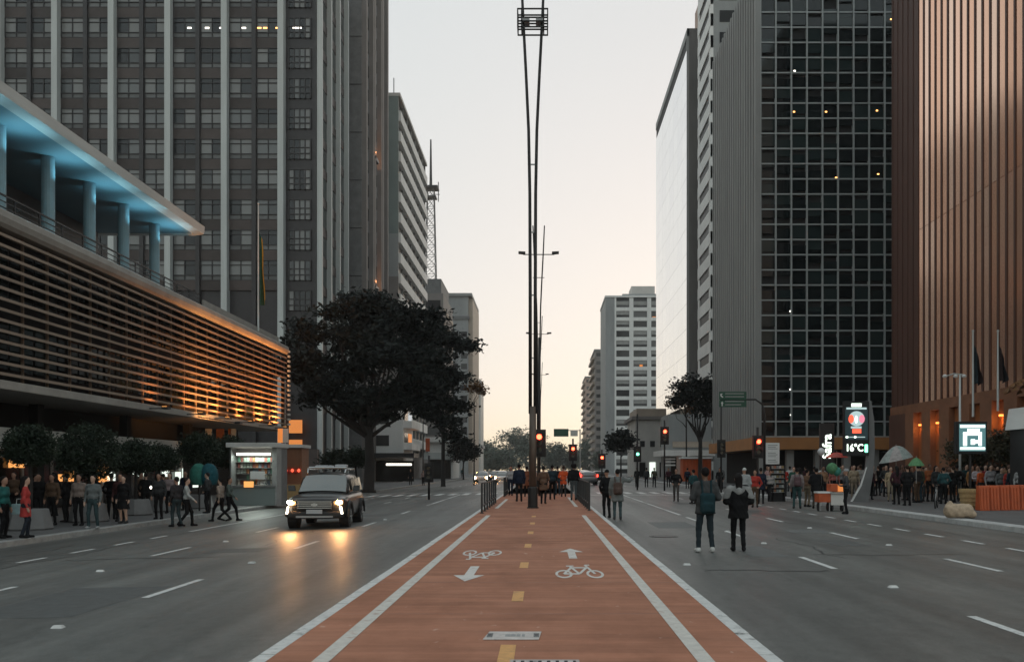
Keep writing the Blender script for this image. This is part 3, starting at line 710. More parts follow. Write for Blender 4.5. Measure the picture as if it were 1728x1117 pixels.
while y > ya+1:
    inst('fin', finm, bz, (0, y, 0))
    if k < 5: inst('side_panel', pd_, bz, (0, y-p, 0))
    else: inst('pane', pm_, bz, (0, y-p, 0)); inst('pane', pm2, bz, (0, y-p, 0))
    y -= p; k += 1
MB().box(BX-.12, BX+.4, ya, yb, 5.35, z0).build('beam', M['brown_stone'], bz)
# piers between the tall portals
y = 57.2; k = 0
while y > ya:
    MB().box(BX-.2, BX+.4, y, y+1.28, -.1, 5.4).build('pier', M['brown_stone'], bz)
    MB().box(BX+.15, BX+.35, y-1.2, y, -.1, 5.36).build('portal_door', M['bronze_door'], bz)
    if k in (0, 1, 4):
        MB().cb((BX+.02, y-.6, 4.55), .2, .2, .1).build('portal_lamp', M['lamp_orange'], bz); light('portal_beam', 'POINT', (BX-.15, y-.6, 4.3), (1, .38, .08), 14, bz, .1)
    y -= 2.5; k += 1
MB().box(BX-.2, BX+.4, 58.48, yb, -.1, 5.4).build('pier', M['brown_fin'], bz)
seat(bz, (BX+10, 48, 0))

# ---- dark glass grid tower
gt = empty('grid_tower'); tag(gt, 'dark glass office tower with a pale metal window grid and ribbed concrete flank', 'building')
GX, GY, GB, zt_ = 18.0, 75.0, 94.6, 44.8
gx1 = 30.5
MB().box(GX+.4, gx1, GY+.3, GB, 4.45, zt_).build('core', M['black'], gt)
cw_ = 1.312; rh = 1.278; zb_ = 4.5
nx = 9; nz = 31
pg = MB().box(.07, cw_-.07, GY+.08, GY+.22, .07, rh-.07).mesh('pane', M['glass_dark'])
pg2 = MB().box(.13, cw_-.13, GY+.05, GY+.079, .07, .2).mesh('sash', M['mullion_dark'])
gx0 = GX+.3
for i in range(nx):
    for j in range(nz):
        inst('pane', pg, gt, (gx0+i*cw_, 0, zb_+j*rh), (R(random.gauss(0,.25)), 0, R(random.gauss(0,.2)/10)))
for i in range(nx+1):
    MB().box(gx0+i*cw_-.06, gx0+i*cw_+.06, GY-.06, GY+.28, zb_, zt_).build('mullion', M['grid_metal'], gt)
for j in range(nz+1):
    MB().box(gx0, gx0+nx*cw_, GY-.0, GY+.27, zb_+j*rh-.06, zb_+j*rh+.06).build('transom', M['grid_metal'], gt)
for px, py, m_ in ((1341,120,'lamp_white'),(1340,189,'lamp_warm'),(1394,189,'lamp_warm'),(1480,187,'lamp_warm'),(1411,300,'lamp_warm'),(1482,294,'lamp_warm'),(1504,33,'lamp_warm'),(1334,525,'lamp_white'),(1334,657,'lamp_white'),(1335,700,'lamp_white'),):
    x, y, z = at(px, py, GY+.05)
    MB().cb((x, GY+.06, z), .16, .04, .1).build('office_lamp', M[m_], gt)
# flank: concrete ribs on the street side
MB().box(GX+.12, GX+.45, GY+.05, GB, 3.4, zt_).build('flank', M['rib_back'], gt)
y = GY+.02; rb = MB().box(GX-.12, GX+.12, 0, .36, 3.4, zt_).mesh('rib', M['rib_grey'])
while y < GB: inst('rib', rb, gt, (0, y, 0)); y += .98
for z in (9.5, 15.5, 21.5, 27.5, 33.5, 39.5): MB().box(GX+.02, GX+.13, GY+.1, GB, z, z+.08).build('joint', M['mullion_dark'], gt)
MB().box(GX-.15, GX+.28, GY-.08, GY+.3, 3.4, zt_).build('corner_post', M['rib_grey'], gt)
MB().box(GX-.4, gx1, GY-.6, GB, 3.42, 4.42).build('entrance_band', M['orange_band'], gt)
MB().box(GX+1.5, gx1, GY+3, GB, -.2, 3.42).build('lobby_wall', M['recess_shade'], gt)
for k in range(6): MB().box(GX+.2+k*2.4, GX+.8+k*2.4, GY+.2, GY+.8, -.2, 3.42).build('pillar', M['rib_grey'], gt)
seat(gt, (24, 84, 0))

# ---- white tower with dark window slots
st = empty('striped_tower'); tag(st, 'white tower with slanting rows of dark window slots beside the ribbed flank', 'building')
x0 = 22.; ya, yb = 116.5, 126.; zt_ = 74.
MB().box(x0+.3, 32, ya, yb, -.5, zt_).build('core', M['grey_wall'], st)
MB().box(x0+.02, x0+.3, ya+.3, yb, -.5, zt_).build('window_wall', M['glass_matte'], st)
for fi in range(0, 26): MB().box(x0-.15, x0+.3, ya, yb, fi*2.85, fi*2.85+1.6).build('band', M['white_wall'], st)
for yy in (ya, yb-1.2): MB().box(x0-.1, x0+.29, yy, yy+1.2, -.5, zt_).build('pier', M['white_wall'], st)
wq = MB().box(-1.1, 1.1, ya-.06, ya+.02, 0, 1.5).mesh('window', M['glass_matte'])
for fi in range(14, 25): inst('window', wq, st, (24.2, 0, fi*2.85+.5))
seat(st, (26, ya, 0))
# ---- pinkish apartment tower peeping between
pk = empty('apartment_tower'); tag(pk, 'pinkish apartment tower peeping out above the ribbed flank', 'building')
d = 131.; xa = at(1200, 0, d)[0]; xb = at(1275, 0, d)[0]
MB().box(xa, xb, d, d+14, -.5, 76).build('wall', M['pink_wall'], pk)
for fi in range(15, 25):
    z = fi*3.0
    MB().box(xa-.1, xb, d-.7, d-.001, z-.5, z+.45).build('balcony', M['warm_stone'], pk)
    for k in range(4): MB().box(xa+.5+k*1.6, xa+1.6+k*1.6, d-.08, d+.01, z+.6, z+2.2).build('window', M['glass_matte'], pk)
seat(pk, ((xa+xb)/2, d, 0))
# ---- white mirror-glass slab
ws = empty('mirror_slab'); tag(ws, 'tall slab with a white sky-reflecting glass front and grey end wall', 'building')
x0, ya, yb, zt_ = 22.0, 135.8, 173.5, 69.1
MB().box(x0+.25, 30, ya, yb, -.5, zt_).build('end_wall', M['rib_back'], ws)
MB().box(x0-.05, x0+.25, ya, ya+.5, -.5, zt_).build('edge_post', M['grey_wall'], ws)
MB().box(x0-.06, x0+.3, ya, yb, zt_-1.2, zt_).build('crown_band', M['grey_wall'], ws)
MB().box(x0+.06, x0+.25, ya+.5, yb, zt_-3.0, zt_-1.21).build('dark_strip', M['black'], ws)  # black strip below the crown band
npy = 8; npz = 17; dy = (yb-ya-.5)/npy; dz = (zt_-3.0)/npz
pn = MB().box(x0, x0+.24, .015, dy-.015, .015, dz-.015).mesh('pane', M['glass_mirror'])
for i in range(npy):
    for j in range(npz): inst('pane', pn, ws, (0, ya+.5+i*dy, j*dz))
seat(ws, (26, ya, 0))
# ---- white gridded block
wb = empty('gridded_block'); tag(wb, 'white office block with a regular grid of wide windows and a roof hut', 'building')
d = 250.; xa = at(1022, 0, d)[0]; xb = 34.; zt_ = at(0, 502, d)[2]
MB().box(xa, xb, d+.5, d+22, -.5, zt_).build('core', M['glass_far'], wb)
MB().box(xa-.02, at(1037, 0, d)[0], d-.1, d+22.1, -.5, zt_+.3).build('side_wall', M['grey_wall'], wb)
xs = [at(q, 0, d)[0] for q in (1037, 1064, 1066.5, 1094.5, 1097, 1127)]
nf = 17; fh = (zt_-3)/nf
wnm = MB().box(0, 1, d+.3, d+.42, 0, 1).mesh('window', M['glass_far'])
for q in ((1035,1040),(1062,1069),(1092,1099),(1122,1128)):
    MB().box(at(q[0],0,d)[0], at(q[1],0,d)[0], d-.04, d+.5, -.5, zt_).build('pier', M['white_wall'], wb)
for fi in range(nf):
    z = 2+fi*fh
    MB().box(at(1038,0,d)[0], xb, d+.04, d+.5, z, z+1.0).build('spandrel', M['white_wall'], wb)
    for c, (q0, q1) in enumerate(((1040,1062),(1069,1092),(1099,1122))):
        X0, X1 = at(q0,0,d)[0], at(q1,0,d)[0]
        inst('window', wnm, wb, (X0, 0, z+1.0), (0,0,0), (X1-X0, 1, fh-1.0))
        if random.random() < .45: MB().box(X0+.1, X1-.1, d+.2, d+.29, z+1.0+(fh-1)*.4, z+fh).build('blind', M['concrete'], wb)
for px, py in ((1104, 537), (1082, 618)): x, y, z = at(px, py, d); MB().cb((x, d+.25, z), .9, .08, 1.0).build('lit_window', M['window_glow'], wb)
MB().box(xa-.2, xb+.2, d-.3, d+22, zt_, zt_+.5).build('parapet', M['white_wall'], wb)
MB().box(at(1068,0,d)[0], at(1108,0,d)[0], d+4, d+12, zt_+.5, at(0,478,d)[2]).build('roof_hut', M['offwhite'], wb)
MB().box(at(1052,0,d)[0], at(1110,0,d)[0], d+3, d+14, zt_+.5, zt_+1.6).build('roof_plinth', M['grey_wall'], wb)
seat(wb, (26, d, 0))
# ---- balcony apartments farther on
def far_block(name, label, pa, pb, py, d, wallm, floors, side_px):
    o = empty(name); tag(o, label, 'building')
    xa, xb = at(pa,0,d)[0], at(pb,0,d)[0]; zt_ = at(0,py,d)[2]
    MB().box(xa, xb+6, d, d+30, -.5, zt_).build('wall', M[wallm], o); MB().box(xa-.3, xb+6, d-.3, d+30, zt_, zt_+.6).build('parapet', M['concrete'], o)
    fh = zt_/floors
    for f in range(1, floors):
        MB().box(xa-1.0, xa+.01, d+1, d+28, f*fh, f*fh+.9).build('balcony', M['warm_stone'], o)
        MB().box(xa+.5, xb-.2, d-.06, d+.02, f*fh+1.0, f*fh+2.3).build('window', M['glass_far'], o)
    seat(o, ((xa+xb)/2, d, 0))
far_block('balcony_block', 'warm toned apartment block with ranks of balconies left of the white gridded block', 1004, 1023, 592, 330., 'tan_wall', 15, 0)
far_block('distant_block', 'small hazy apartment block at the far end of the right row', 988, 1004, 637, 430., 'pink_wall', 14, 0)
# ---- old house with cornice, and the pale shops in front of the mirror slab
oh = empty('corniced_house'); tag(oh, 'small old pale stone house with heavy cornice before the white gridded block', 'building')
d = 150.; xa, xb = at(1072,0,d)[0], at(1128,0,d)[0]; zt_ = at(0,708,d)[2]
MB().box(xa, xb, d, d+14, -.2, zt_).build('wall', M['offwhite'], oh); MB().box(xa-.6, xb+.5, d-.6, d+14, zt_, zt_+.55).build('cornice', M['tan_wall'], oh)
MB().box(xa+.3, xb-.3, d+.5, d+13, zt_+.55, zt_+1.9).build('attic', M['warm_stone'], oh)
for k in range(3):
    MB().box(xa+.8+k*1.7, xa+1.6+k*1.7, d-.08, d+.02, 5.6, 6.6).build('window', M['glass_far'], oh); MB().box(xa+.7+k*1.7, xa+1.7+k*1.7, d-.1, d+.02, .3, 3.0).build('shopfront', M['shop_light' if k == 1 else 'glass_shop'], oh)
seat(oh, ((xa+xb)/2, d, 0))
ps = empty('pale_shop'); tag(ps, 'low pale shop with flat white canopy and lit pillar behind the crossing', 'building')
d = 108.; xa, xb = at(1118,0,d)[0], at(1206,0,d)[0]
MB().box(xa+1, xb, d+2, d+9, -.1, 8.6).build('wall', M['grey_wall'], ps); MB().box(xa, xb, d-.4, d+9, 3.4, 4.1).build('canopy', M['white_wall'], ps)
MB().box(xa+1.5, xb, d+1.8, d+2, 4.5, 5.2).build('ledge', M['warm_stone'], ps)
for k in range(4): MB().box(xa+1.3+k*1.2, xa+2.3+k*1.2, d+1.9, d+2.02, .1, 3.2).build('shop_window', M['glass_shop' if k != 1 else 'shop_light'], ps)
for z in (2.5, 2.9, 3.25): MB().box(xa+.2, xa+1.6, d+.2, d+.3, z-.3, z-.12).build('shutter_slat', M['white_wall'], ps)
MB().box(xa+1.7, xa+2.3, d-.2, d+.2, 0, 3.4).build('pillar', M['pink_wall'], ps)
seat(ps, ((xa+xb)/2, d, 0))
ok = empty('striped_stall'); tag(ok, 'stall with orange corrugated front under the flat white canopy', 'stall')
d = 103.; xa, xb = at(1152,0,d)[0], at(1200,0,d)[0]
MB().box(xa, xb, d, d+1.8, .1, 3.0).build('cabin', M['orange_plastic'], ok); MB().box(xa-.15, xb+.15, d-.3, d+2, 3.0, 3.2).build('roof', M['white_wall'], ok)
for k in range(9): MB().box(xa+.05+k*.36, xa+.2+k*.36, d-.09, d, .15, 2.9).build('rib', M['orange_plastic'], ok)
seat(ok, ((xa+xb)/2, d, G(15, d)))
# ------------------------------------------------------------------ trees and plants
def leafmat(name, c0, c1):
    m = bpy.data.materials.new(name); m.use_nodes = True; t = m.node_tree; N = t.nodes; L = t.links; p = N['Principled BSDF']
    g = N.new('ShaderNodeNewGeometry'); n = N.new('ShaderNodeTexNoise'); n.inputs['Scale'].default_value = 1.7; n.inputs['Detail'].default_value = 5
    L.new(g.outputs['Position'], n.inputs['Vector']); cr = N.new('ShaderNodeValToRGB')
    cr.color_ramp.elements[0].position = .35; cr.color_ramp.elements[0].color = (*c0, 1); cr.color_ramp.elements[1].position = .65; cr.color_ramp.elements[1].color = (*c1, 1)
    L.new(n.outputs[0], cr.inputs[0]); L.new(cr.outputs[0], p.inputs['Base Color']); p.inputs['Roughness'].default_value = .7; p.inputs['Specular IOR Level'].default_value = .25
    M[name] = m
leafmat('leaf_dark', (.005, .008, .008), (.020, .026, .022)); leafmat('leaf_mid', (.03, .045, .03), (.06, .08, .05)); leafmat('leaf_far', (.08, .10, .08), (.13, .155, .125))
leafmat('leaf_warm', (.10, .05, .02), (.20, .10, .04)); leafmat('leaf_topiary', (.010, .020, .012), (.03, .045, .028)); leafmat('leaf_hedge', (.025, .03, .02), (.07, .06, .035))
def leaves(blobs, n, size, shell=.55, droop=.0, clump=14):
    """leaf-sized faces in small sprays spread through the volume of ellipsoid blobs -> MB"""
    vols = np.array([b[1][0]*b[1][1]*b[1][2] for b in blobs])**.75; pr = vols/vols.sum()
    nc = n//clump; idx = rng.choice(len(blobs), nc, p=pr)
    cen = np.array([b[0] for b in blobs])[idx]; rad = np.array([b[1] for b in blobs])[idx]
    u = rng.normal(size=(nc, 3)); u /= np.linalg.norm(u, axis=1)[:, None]
    r = (shell + (1-shell)*rng.random(nc)**.6) * (1+.10*rng.normal(size=nc))
    pc = cen + u*rad*r[:, None]
    P = np.repeat(pc, clump, 0) + rng.normal(size=(nc*clump, 3))*size*np.array([1.5, 1.5, 1.0])
    N_ = len(P); s = size*(.6+.8*rng.random(N_))
    a = rng.normal(size=(N_, 3)); a[:, 2] *= .6; a /= np.linalg.norm(a, axis=1)[:, None]
    b = rng.normal(size=(N_, 3)); b -= a*np.sum(a*b, 1)[:, None]; b /= np.linalg.norm(b, axis=1)[:, None]
    V = np.stack([P - a*s[:, None]*.9, P + b*s[:, None]*.38, P + a*s[:, None]*.9 - np.array([0,0,1])*droop*s[:, None], P - b*s[:, None]*.38], 1).reshape(-1, 3)
    return V, N_
def leaf_obj(name, blobs, n, size, m, parent, **k):
    V, q = leaves(blobs, n, size, **k)
    me = bpy.data.meshes.new(name); me.from_pydata(V.tolist(), [], [(4*i, 4*i+1, 4*i+2, 4*i+3) for i in range(q)]); me.materials.append(M[m]); me.update()
    return link(bpy.data.objects.new(name, me), parent)
def tree(name, label, base, blobs, n, size, m, r0, group=None, shell=.5, cat='tree', fork=None, trunk_pts=None):
    t = empty(name, base); tag(t, label, cat, group)
    B = Vector(base); bl = [(np.array(c)-np.array(base), rr) for c, rr in blobs]
    cz = sum(c[2] for c, _ in bl)/len(bl); zmin = min(c[2]-rr[2] for c, rr in bl); fk = Vector((0, 0, fork if fork else max(.3, zmin*.95)))
    b = MB(); jx = lambda s: random.uniform(-s, s)
    b.tube([(0,0,-.15),(jx(.05)*r0,0,.12),(jx(r0*.4),jx(r0*.4),fk.z*.5),tuple(fk)], [r0*1.6, r0*1.1, r0*.9, r0*.8], 10)
    b.build('trunk', M['bark'], t, smooth=True)
    main = bl[::4] if len(bl) > 20 else bl; ends = []
    for k, (c, rr) in enumerate(main):
        c = Vector(c); st = fk*(1-.25*(k % 3)/3); mid = st.lerp(c, .5) + Vector((jx(.5), jx(.5), -.12*(c.z-st.z)))
        q = .45 if len(bl) > 20 else .55
        l = MB(); l.tube([tuple(st-Vector((0,0,.15*r0))), tuple(st.lerp(mid, .5)+Vector((jx(.15), jx(.15), 0))), tuple(mid), tuple(c)], [r0*q, r0*q*.75, r0*q*.5, r0*.1], 7)
        for _ in range(4):
            e = c + Vector((jx(1)*rr[0]*.8, jx(1)*rr[1]*.8, jx(.8)*rr[2])); l.tube([tuple(mid.lerp(c, random.random())), tuple(e)], [r0*.12, r0*.03], 5)
        l.build('limb', M['bark'], t, smooth=True); ends.append((mid, c))
    if len(bl) > 20:
        l = MB()
        for c, rr in bl:
            c = Vector(c); m_, e_ = min(ends, key=lambda q: (q[0].lerp(q[1], .4)-c).length); l.tube([tuple(m_.lerp(e_, .3)), tuple(m_.lerp(c, .5)+Vector((0,0,-.1))), tuple(c)], [r0*.16, r0*.1, r0*.03], 5)
        l.build('twigs', M['bark'], t, smooth=True)
    leaf_obj('crown', bl, n, size, m, t, shell=shell)
    return t
# the big dark street tree: layered crown
D = 72.
def B_(px, py, rx, rz, d=D, ry=None): c = at(px, py, d); r = rx*d/F; return (c, (r, ry*d/F if ry else r*.8, rz*d/F))
def tiers(big, n, rx, rz, d):
    """small flat sprays of foliage scattered through the big crown volumes"""
    out = []
    wts = [b_[1][0]*b_[1][2] for b_ in big]
    for _ in range(n):
        c, r = random.choices(big, wts)[0]; a = random.uniform(0, 2*math.pi); q = random.uniform(.25, .95); t = random.uniform(-.9, .9)
        cc = (c[0]+r[0]*q*math.cos(a), c[1]+r[1]*q*math.sin(a), c[2]+r[2]*t*math.sqrt(max(0, 1-q*q*.6)))
        k = random.uniform(.6, 1.25); out.append((cc, (rx*k*d/F, rx*k*d/F*.9, rz*k*d/F)))
    return out
bx, by, _ = at(622, 800, D)
big = [B_(615,560,80,58), B_(560,595,70,50), B_(660,580,80,55), B_(620,510,45,38), B_(530,620,58,36), B_(497,532,34,18), B_(502,568,38,24), B_(500,605,30,22), B_(700,625,72,46), B_(610,635,88,40), B_(560,650,62,26), B_(655,525,42,34), B_(590,680,46,18), B_(705,555,48,34), B_(670,660,60,26), B_(580,530,40,30), B_(575,690,40,16), B_(640,695,44,16), B_(690,685,40,18), B_(540,665,40,16)]
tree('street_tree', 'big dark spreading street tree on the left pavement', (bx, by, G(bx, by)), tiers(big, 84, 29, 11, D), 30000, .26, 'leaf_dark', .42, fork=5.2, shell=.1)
D2 = 92.
bx, by, _ = at(748, 800, D2)
big = [B_(735,590,46,40,D2), B_(750,560,32,22,D2), B_(765,640,30,36,D2), B_(720,650,46,36,D2), B_(745,690,40,30,D2), B_(768,585,20,20,D2), B_(772,690,18,20,D2), B_(760,720,22,20,D2), B_(700,600,40,36,D2)]
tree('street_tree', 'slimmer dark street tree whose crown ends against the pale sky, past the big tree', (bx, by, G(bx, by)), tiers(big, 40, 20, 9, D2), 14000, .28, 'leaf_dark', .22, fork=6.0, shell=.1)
sp = at(803, 655, 90.); bx, by, _ = at(800, 800, 96.)
tree('autumn_sapling', 'thin sapling with rusty leaves showing against the sky beside the dark trees', (bx, by, G(bx, by)), [B_(808,652,13,8,96.), B_(815,660,8,6,96.), B_(798,656,10,7,96.)], 500, .2, 'leaf_warm', .07, shell=.1)
D3 = 99.
bx, by, _ = at(1182, 795, D3)
tree('street_tree', 'half bare tree with dark and rusty leaves beside the green road sign', (bx, by, G(bx, by)),
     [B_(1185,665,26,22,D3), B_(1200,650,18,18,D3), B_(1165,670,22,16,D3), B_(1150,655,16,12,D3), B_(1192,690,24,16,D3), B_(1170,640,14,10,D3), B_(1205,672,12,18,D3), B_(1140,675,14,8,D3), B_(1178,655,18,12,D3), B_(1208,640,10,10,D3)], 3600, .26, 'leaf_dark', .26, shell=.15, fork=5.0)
tree('rusty_tree', 'small tree with rusty leaves left of the half bare tree', (*at(1158, 795, 104.)[:2], G(16, 104)), [B_(1150,668,16,12,104.), B_(1163,655,14,12,104.), B_(1138,680,12,8,104.), B_(1168,690,12,8,104.)], 1300, .22, 'leaf_warm', .1, shell=.1)
for px, py, d, rx, rz, m_, lab, n_, sz in ((1048,745,135.,22,16,'leaf_dark','small dark bushy tree before the white gridded block',3000,.3),
      (782,760,150.,24,16,'leaf_dark','small dark tree in front of the slim white block',3000,.32),
      (600,772,82.,22,14,'leaf_topiary','low dark shrub tree beside the trunk of the big tree',2500,.18),(563,775,80.,20,13,'leaf_topiary','low dark shrub tree just behind the roof rack of the black car',2500,.18)):
    bx, by, _ = at(px, 800, d); tree('small_tree', lab, (bx, by, G(bx, by)), [B_(px,py,rx,rz,d), B_(px-rx*.5,py+4,rx*.6,rz*.7,d), B_(px+rx*.5,py+3,rx*.6,rz*.7,d), B_(px+rx*.1,py-rz*.5,rx*.5,rz*.6,d)], n_, sz, m_, .12, shell=.3)
# grey-green park trees closing the avenue
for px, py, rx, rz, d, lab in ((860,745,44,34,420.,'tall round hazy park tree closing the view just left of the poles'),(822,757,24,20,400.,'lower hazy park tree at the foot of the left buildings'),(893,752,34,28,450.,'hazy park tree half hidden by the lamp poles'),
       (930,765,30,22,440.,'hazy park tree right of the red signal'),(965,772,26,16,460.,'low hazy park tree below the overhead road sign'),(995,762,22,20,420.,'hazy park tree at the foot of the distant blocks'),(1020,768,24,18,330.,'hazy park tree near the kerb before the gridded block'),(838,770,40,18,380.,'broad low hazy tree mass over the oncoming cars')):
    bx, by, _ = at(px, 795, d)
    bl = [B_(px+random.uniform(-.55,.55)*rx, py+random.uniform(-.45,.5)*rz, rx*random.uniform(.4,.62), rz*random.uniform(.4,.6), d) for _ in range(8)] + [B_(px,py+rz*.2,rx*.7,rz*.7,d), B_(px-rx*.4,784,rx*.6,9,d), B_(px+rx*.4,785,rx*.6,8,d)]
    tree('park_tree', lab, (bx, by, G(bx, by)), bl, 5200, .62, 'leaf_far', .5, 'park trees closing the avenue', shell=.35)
# clipped trees in concrete tubs along the left pavement
def topiary(px, py, rpx, hpx, X, label):
    py -= 5; hpx *= 1.25; d = -X*F/(CX-px); zc = at(px, py, d)[2]; r = rpx*d/F*.92; h = hpx*d/F; base = (X, d, G(X, d))
    t = empty('clipped_tree', base); tag(t, label, 'tree', 'clipped trees in tubs on the left pavement')
    zt_ = zc-base[2]
    MB().tube([(0,0,.5),(.03,.02,1.2),(0,0,zt_)], [.07,.06,.05], 8).build('trunk', M['bark'], t, smooth=True)
    b = MB(); n = 6
    for k in range(3): a = k*2.1; b.tube([(0,0,zt_-h*.9),(r*.5*math.cos(a), r*.5*math.sin(a), zt_)], [.04,.015], 5)
    b.build('limb', M['bark'], t)
    leaf_obj('crown', [((0,0,zt_+.02), (r, r, h)), ((r*.35,.1,zt_-h*.25), (r*.68, r*.7, h*.7)), ((-r*.35,-.1,zt_-h*.25), (r*.68, r*.7, h*.7)), ((0,0,zt_), (r*.7,r*.7,h*.75))], 11000, .062, 'leaf_topiary', t, shell=.84, clump=5)
    # the tub is a thing of its own
    tb = MB().lathe((0,0,0), [(.62,0),(.66,.05),(.52,.62),(.5,.64),(.44,.64),(.44,.5),(.01,.5)], 8).build('planter_tub', M['concrete_dark'], None)
    tb.location = base; tb.rotation_euler = (0,0,R(22)); tag(tb, 'tapered concrete tub holding '+label.split(',')[0], 'planter', 'concrete tubs under the clipped trees')
for a in ((50,757,37,24,-15.7,'the cone-topped clipped tree nearest the left edge, by the lit orange sign'),(150,768,52,36,-15.9,'the broadest dome-shaped clipped tree, near the person in grey'),(228,776,34,20,-16.3,'the flat shaggy clipped tree, between the broad dome and the kiosk'),
          (268,778,30,16,-16.6,'the lowest ragged clipped tree, before the row of small shop lights'),(336,763,33,20,-16.0,'the round clipped tree, first left of the newsstand'),(387,768,26,21,-16.2,'the ball-shaped clipped tree, in front of the newsstand')): topiary(*a)
# dark hedge plants at the right-hand edge
for px, py, rx, ry, d, lab, n_ in ((1640,760,44,30,46.,'dark hedge behind the square lit sign',5000),(1705,750,38,36,42.5,'brownish shrub at the right edge behind the crowd',5000)):
    bx, by, _ = at(px, 800, d); t = empty('shrub', (bx, by, G(bx, by))); tag(t, lab, 'shrub')
    zc = at(px, py, d)[2]-G(bx, by)
    for q in range(3): MB().tube([(random.uniform(-.2,.2),0,-.1),(random.uniform(-.4,.4),random.uniform(-.2,.2),zc)], [.05,.02], 6).build('stem', M['bark'], t)
    r = rx*d/F; h = ry*d/F
    leaf_obj('foliage', [((0,0,zc),(r*.8,r*.6,h*.8)),((-r*.5,0,zc-.1),(r*.5,r*.5,h*.8)),((r*.5,0,zc+.05),(r*.5,r*.5,h*.8)),((0,0,zc*.5),(r*.7,r*.5,zc*.5))], n_, .1, 'leaf_hedge', t, shell=.4)
# palm fronds entering at the right edge
t = empty('palm', (*at(1752, 800, 41.)[:2], G(20, 41))); tag(t, 'palm with rusty arching fronds entering at the right edge', 'palm')
zc = at(0, 640, 41.)[2]-t.location.z
MB().tube([(0,0,-.1),(.05,0,zc*.5),(0,0,zc)], [.17,.14,.12], 9).build('trunk', M['bark'], t, smooth=True)
for k in range(11):
    a = k*2*math.pi/11; b = MB(); prev = None
    for q in range(7):
        s = q/6; p = Vector((math.cos(a)*1.5*s, math.sin(a)*1.5*s, zc+.55*s-1.15*s*s))
        if prev is not None:
            sd = Vector((-math.sin(a), math.cos(a), 0))
            b.tube([tuple(prev), tuple(p)], .015, 4)
            for sg_ in (-1, 1): b.add([prev, prev+sd*sg_*.4*(1-s*.6)+Vector((0,0,-.16)), p], [(0,1,2)])
        prev = p
    b.build('frond', M['leaf_warm'], t, fix=False)
# ------------------------------------------------------------------ people: one continuous body each, grown from a distance field
def surface_nets(f, lab, org, h):
    """f: distance grid, lab: material label per grid point -> verts, quads, face labels"""
    ins = f < 0; nx, ny, nz = f.shape
    c = [ins[i:nx-1+i, j:ny-1+j, k:nz-1+k] for i in (0,1) for j in (0,1) for k in (0,1)]
    tot = sum(x.astype(np.int8) for x in c); act = (tot > 0) & (tot < 8)
    ids = -np.ones(act.shape, int); ids[act] = np.arange(act.sum())
    ci = np.argwhere(act); acc = np.zeros((len(ci), 3)); cnt = np.zeros(len(ci))
    corners = [(i,j,k) for i in (0,1) for j in (0,1) for k in (0,1)]
    for a in corners:
        for ax in range(3):
            if a[ax]: continue
            b = list(a); b[ax] = 1
            fa = f[ci[:,0]+a[0], ci[:,1]+a[1], ci[:,2]+a[2]]; fb = f[ci[:,0]+b[0], ci[:,1]+b[1], ci[:,2]+b[2]]
            m = (fa < 0) != (fb < 0); t = np.where(m, fa/np.where(m, fa-fb, 1), 0)
            p = np.repeat(np.array(a, float)[None], len(ci), 0); p[:, ax] += t
            acc += p*m[:, None]; cnt += m
    V = (ci + acc/cnt[:, None])*h + org
    vl = lab[ci[:,0], ci[:,1], ci[:,2]]
    Q = []
    for ax in range(3):
        sl0 = [slice(1, -1)]*3; sl0[ax] = slice(0, -1); sl1 = list(sl0); sl1[ax] = slice(1, None)
        A = ins[tuple(sl0)]; B = ins[tuple(sl1)]; e = np.argwhere(A != B)
        off = np.ones(3, int); off[ax] = 0; e = e + off
        u, v = [x for x in range(3) if x != ax]
        du = np.zeros(3, int); du[u] = 1; dv = np.zeros(3, int); dv[v] = 1
        q = [ids[tuple((e-s).T)] for s in (du*0, du, du+dv, dv)]
        q = np.stack(q, 1)
        fl_ = A[tuple((e-off).T)] ^ (ax == 1)
        q[~fl_] = q[~fl_][:, ::-1]
        Q.append(q)
    Q = np.concatenate(Q); Q = Q[(Q >= 0).all(1)]
    return V, Q, vl
def cap(P, a, b, r0, r1):
    a = np.array(a, float); b = np.array(b, float); ba = b-a; t = np.clip(((P-a)@ba)/max(1e-9, ba@ba), 0, 1)
    return np.linalg.norm(P-a-t[..., None]*ba, axis=-1) - (r0+(r1-r0)*t)
def ell(P, c, r):
    q = (P-np.array(c))/np.array(r); k = np.linalg.norm(q, axis=-1); return (k-1)*min(r)
def smin(a, b, k):
    h = np.clip(.5+.5*(b-a)/k, 0, 1); return b+(a-b)*h-k*h*(1-h)
def cone(P, z0, z1, a0, a1, fl=.72):
    """flattened skirt or coat between heights z0 (hem) and z1"""
    t = np.clip((P[...,2]-z0)/(z1-z0), 0, 1); a = a0+(a1-a0)*t
    d = (np.sqrt(P[...,0]**2+(P[...,1]/fl)**2)-a)*.8
    return np.maximum(d, np.maximum(z0-P[...,2], P[...,2]-z1))
PM = {}
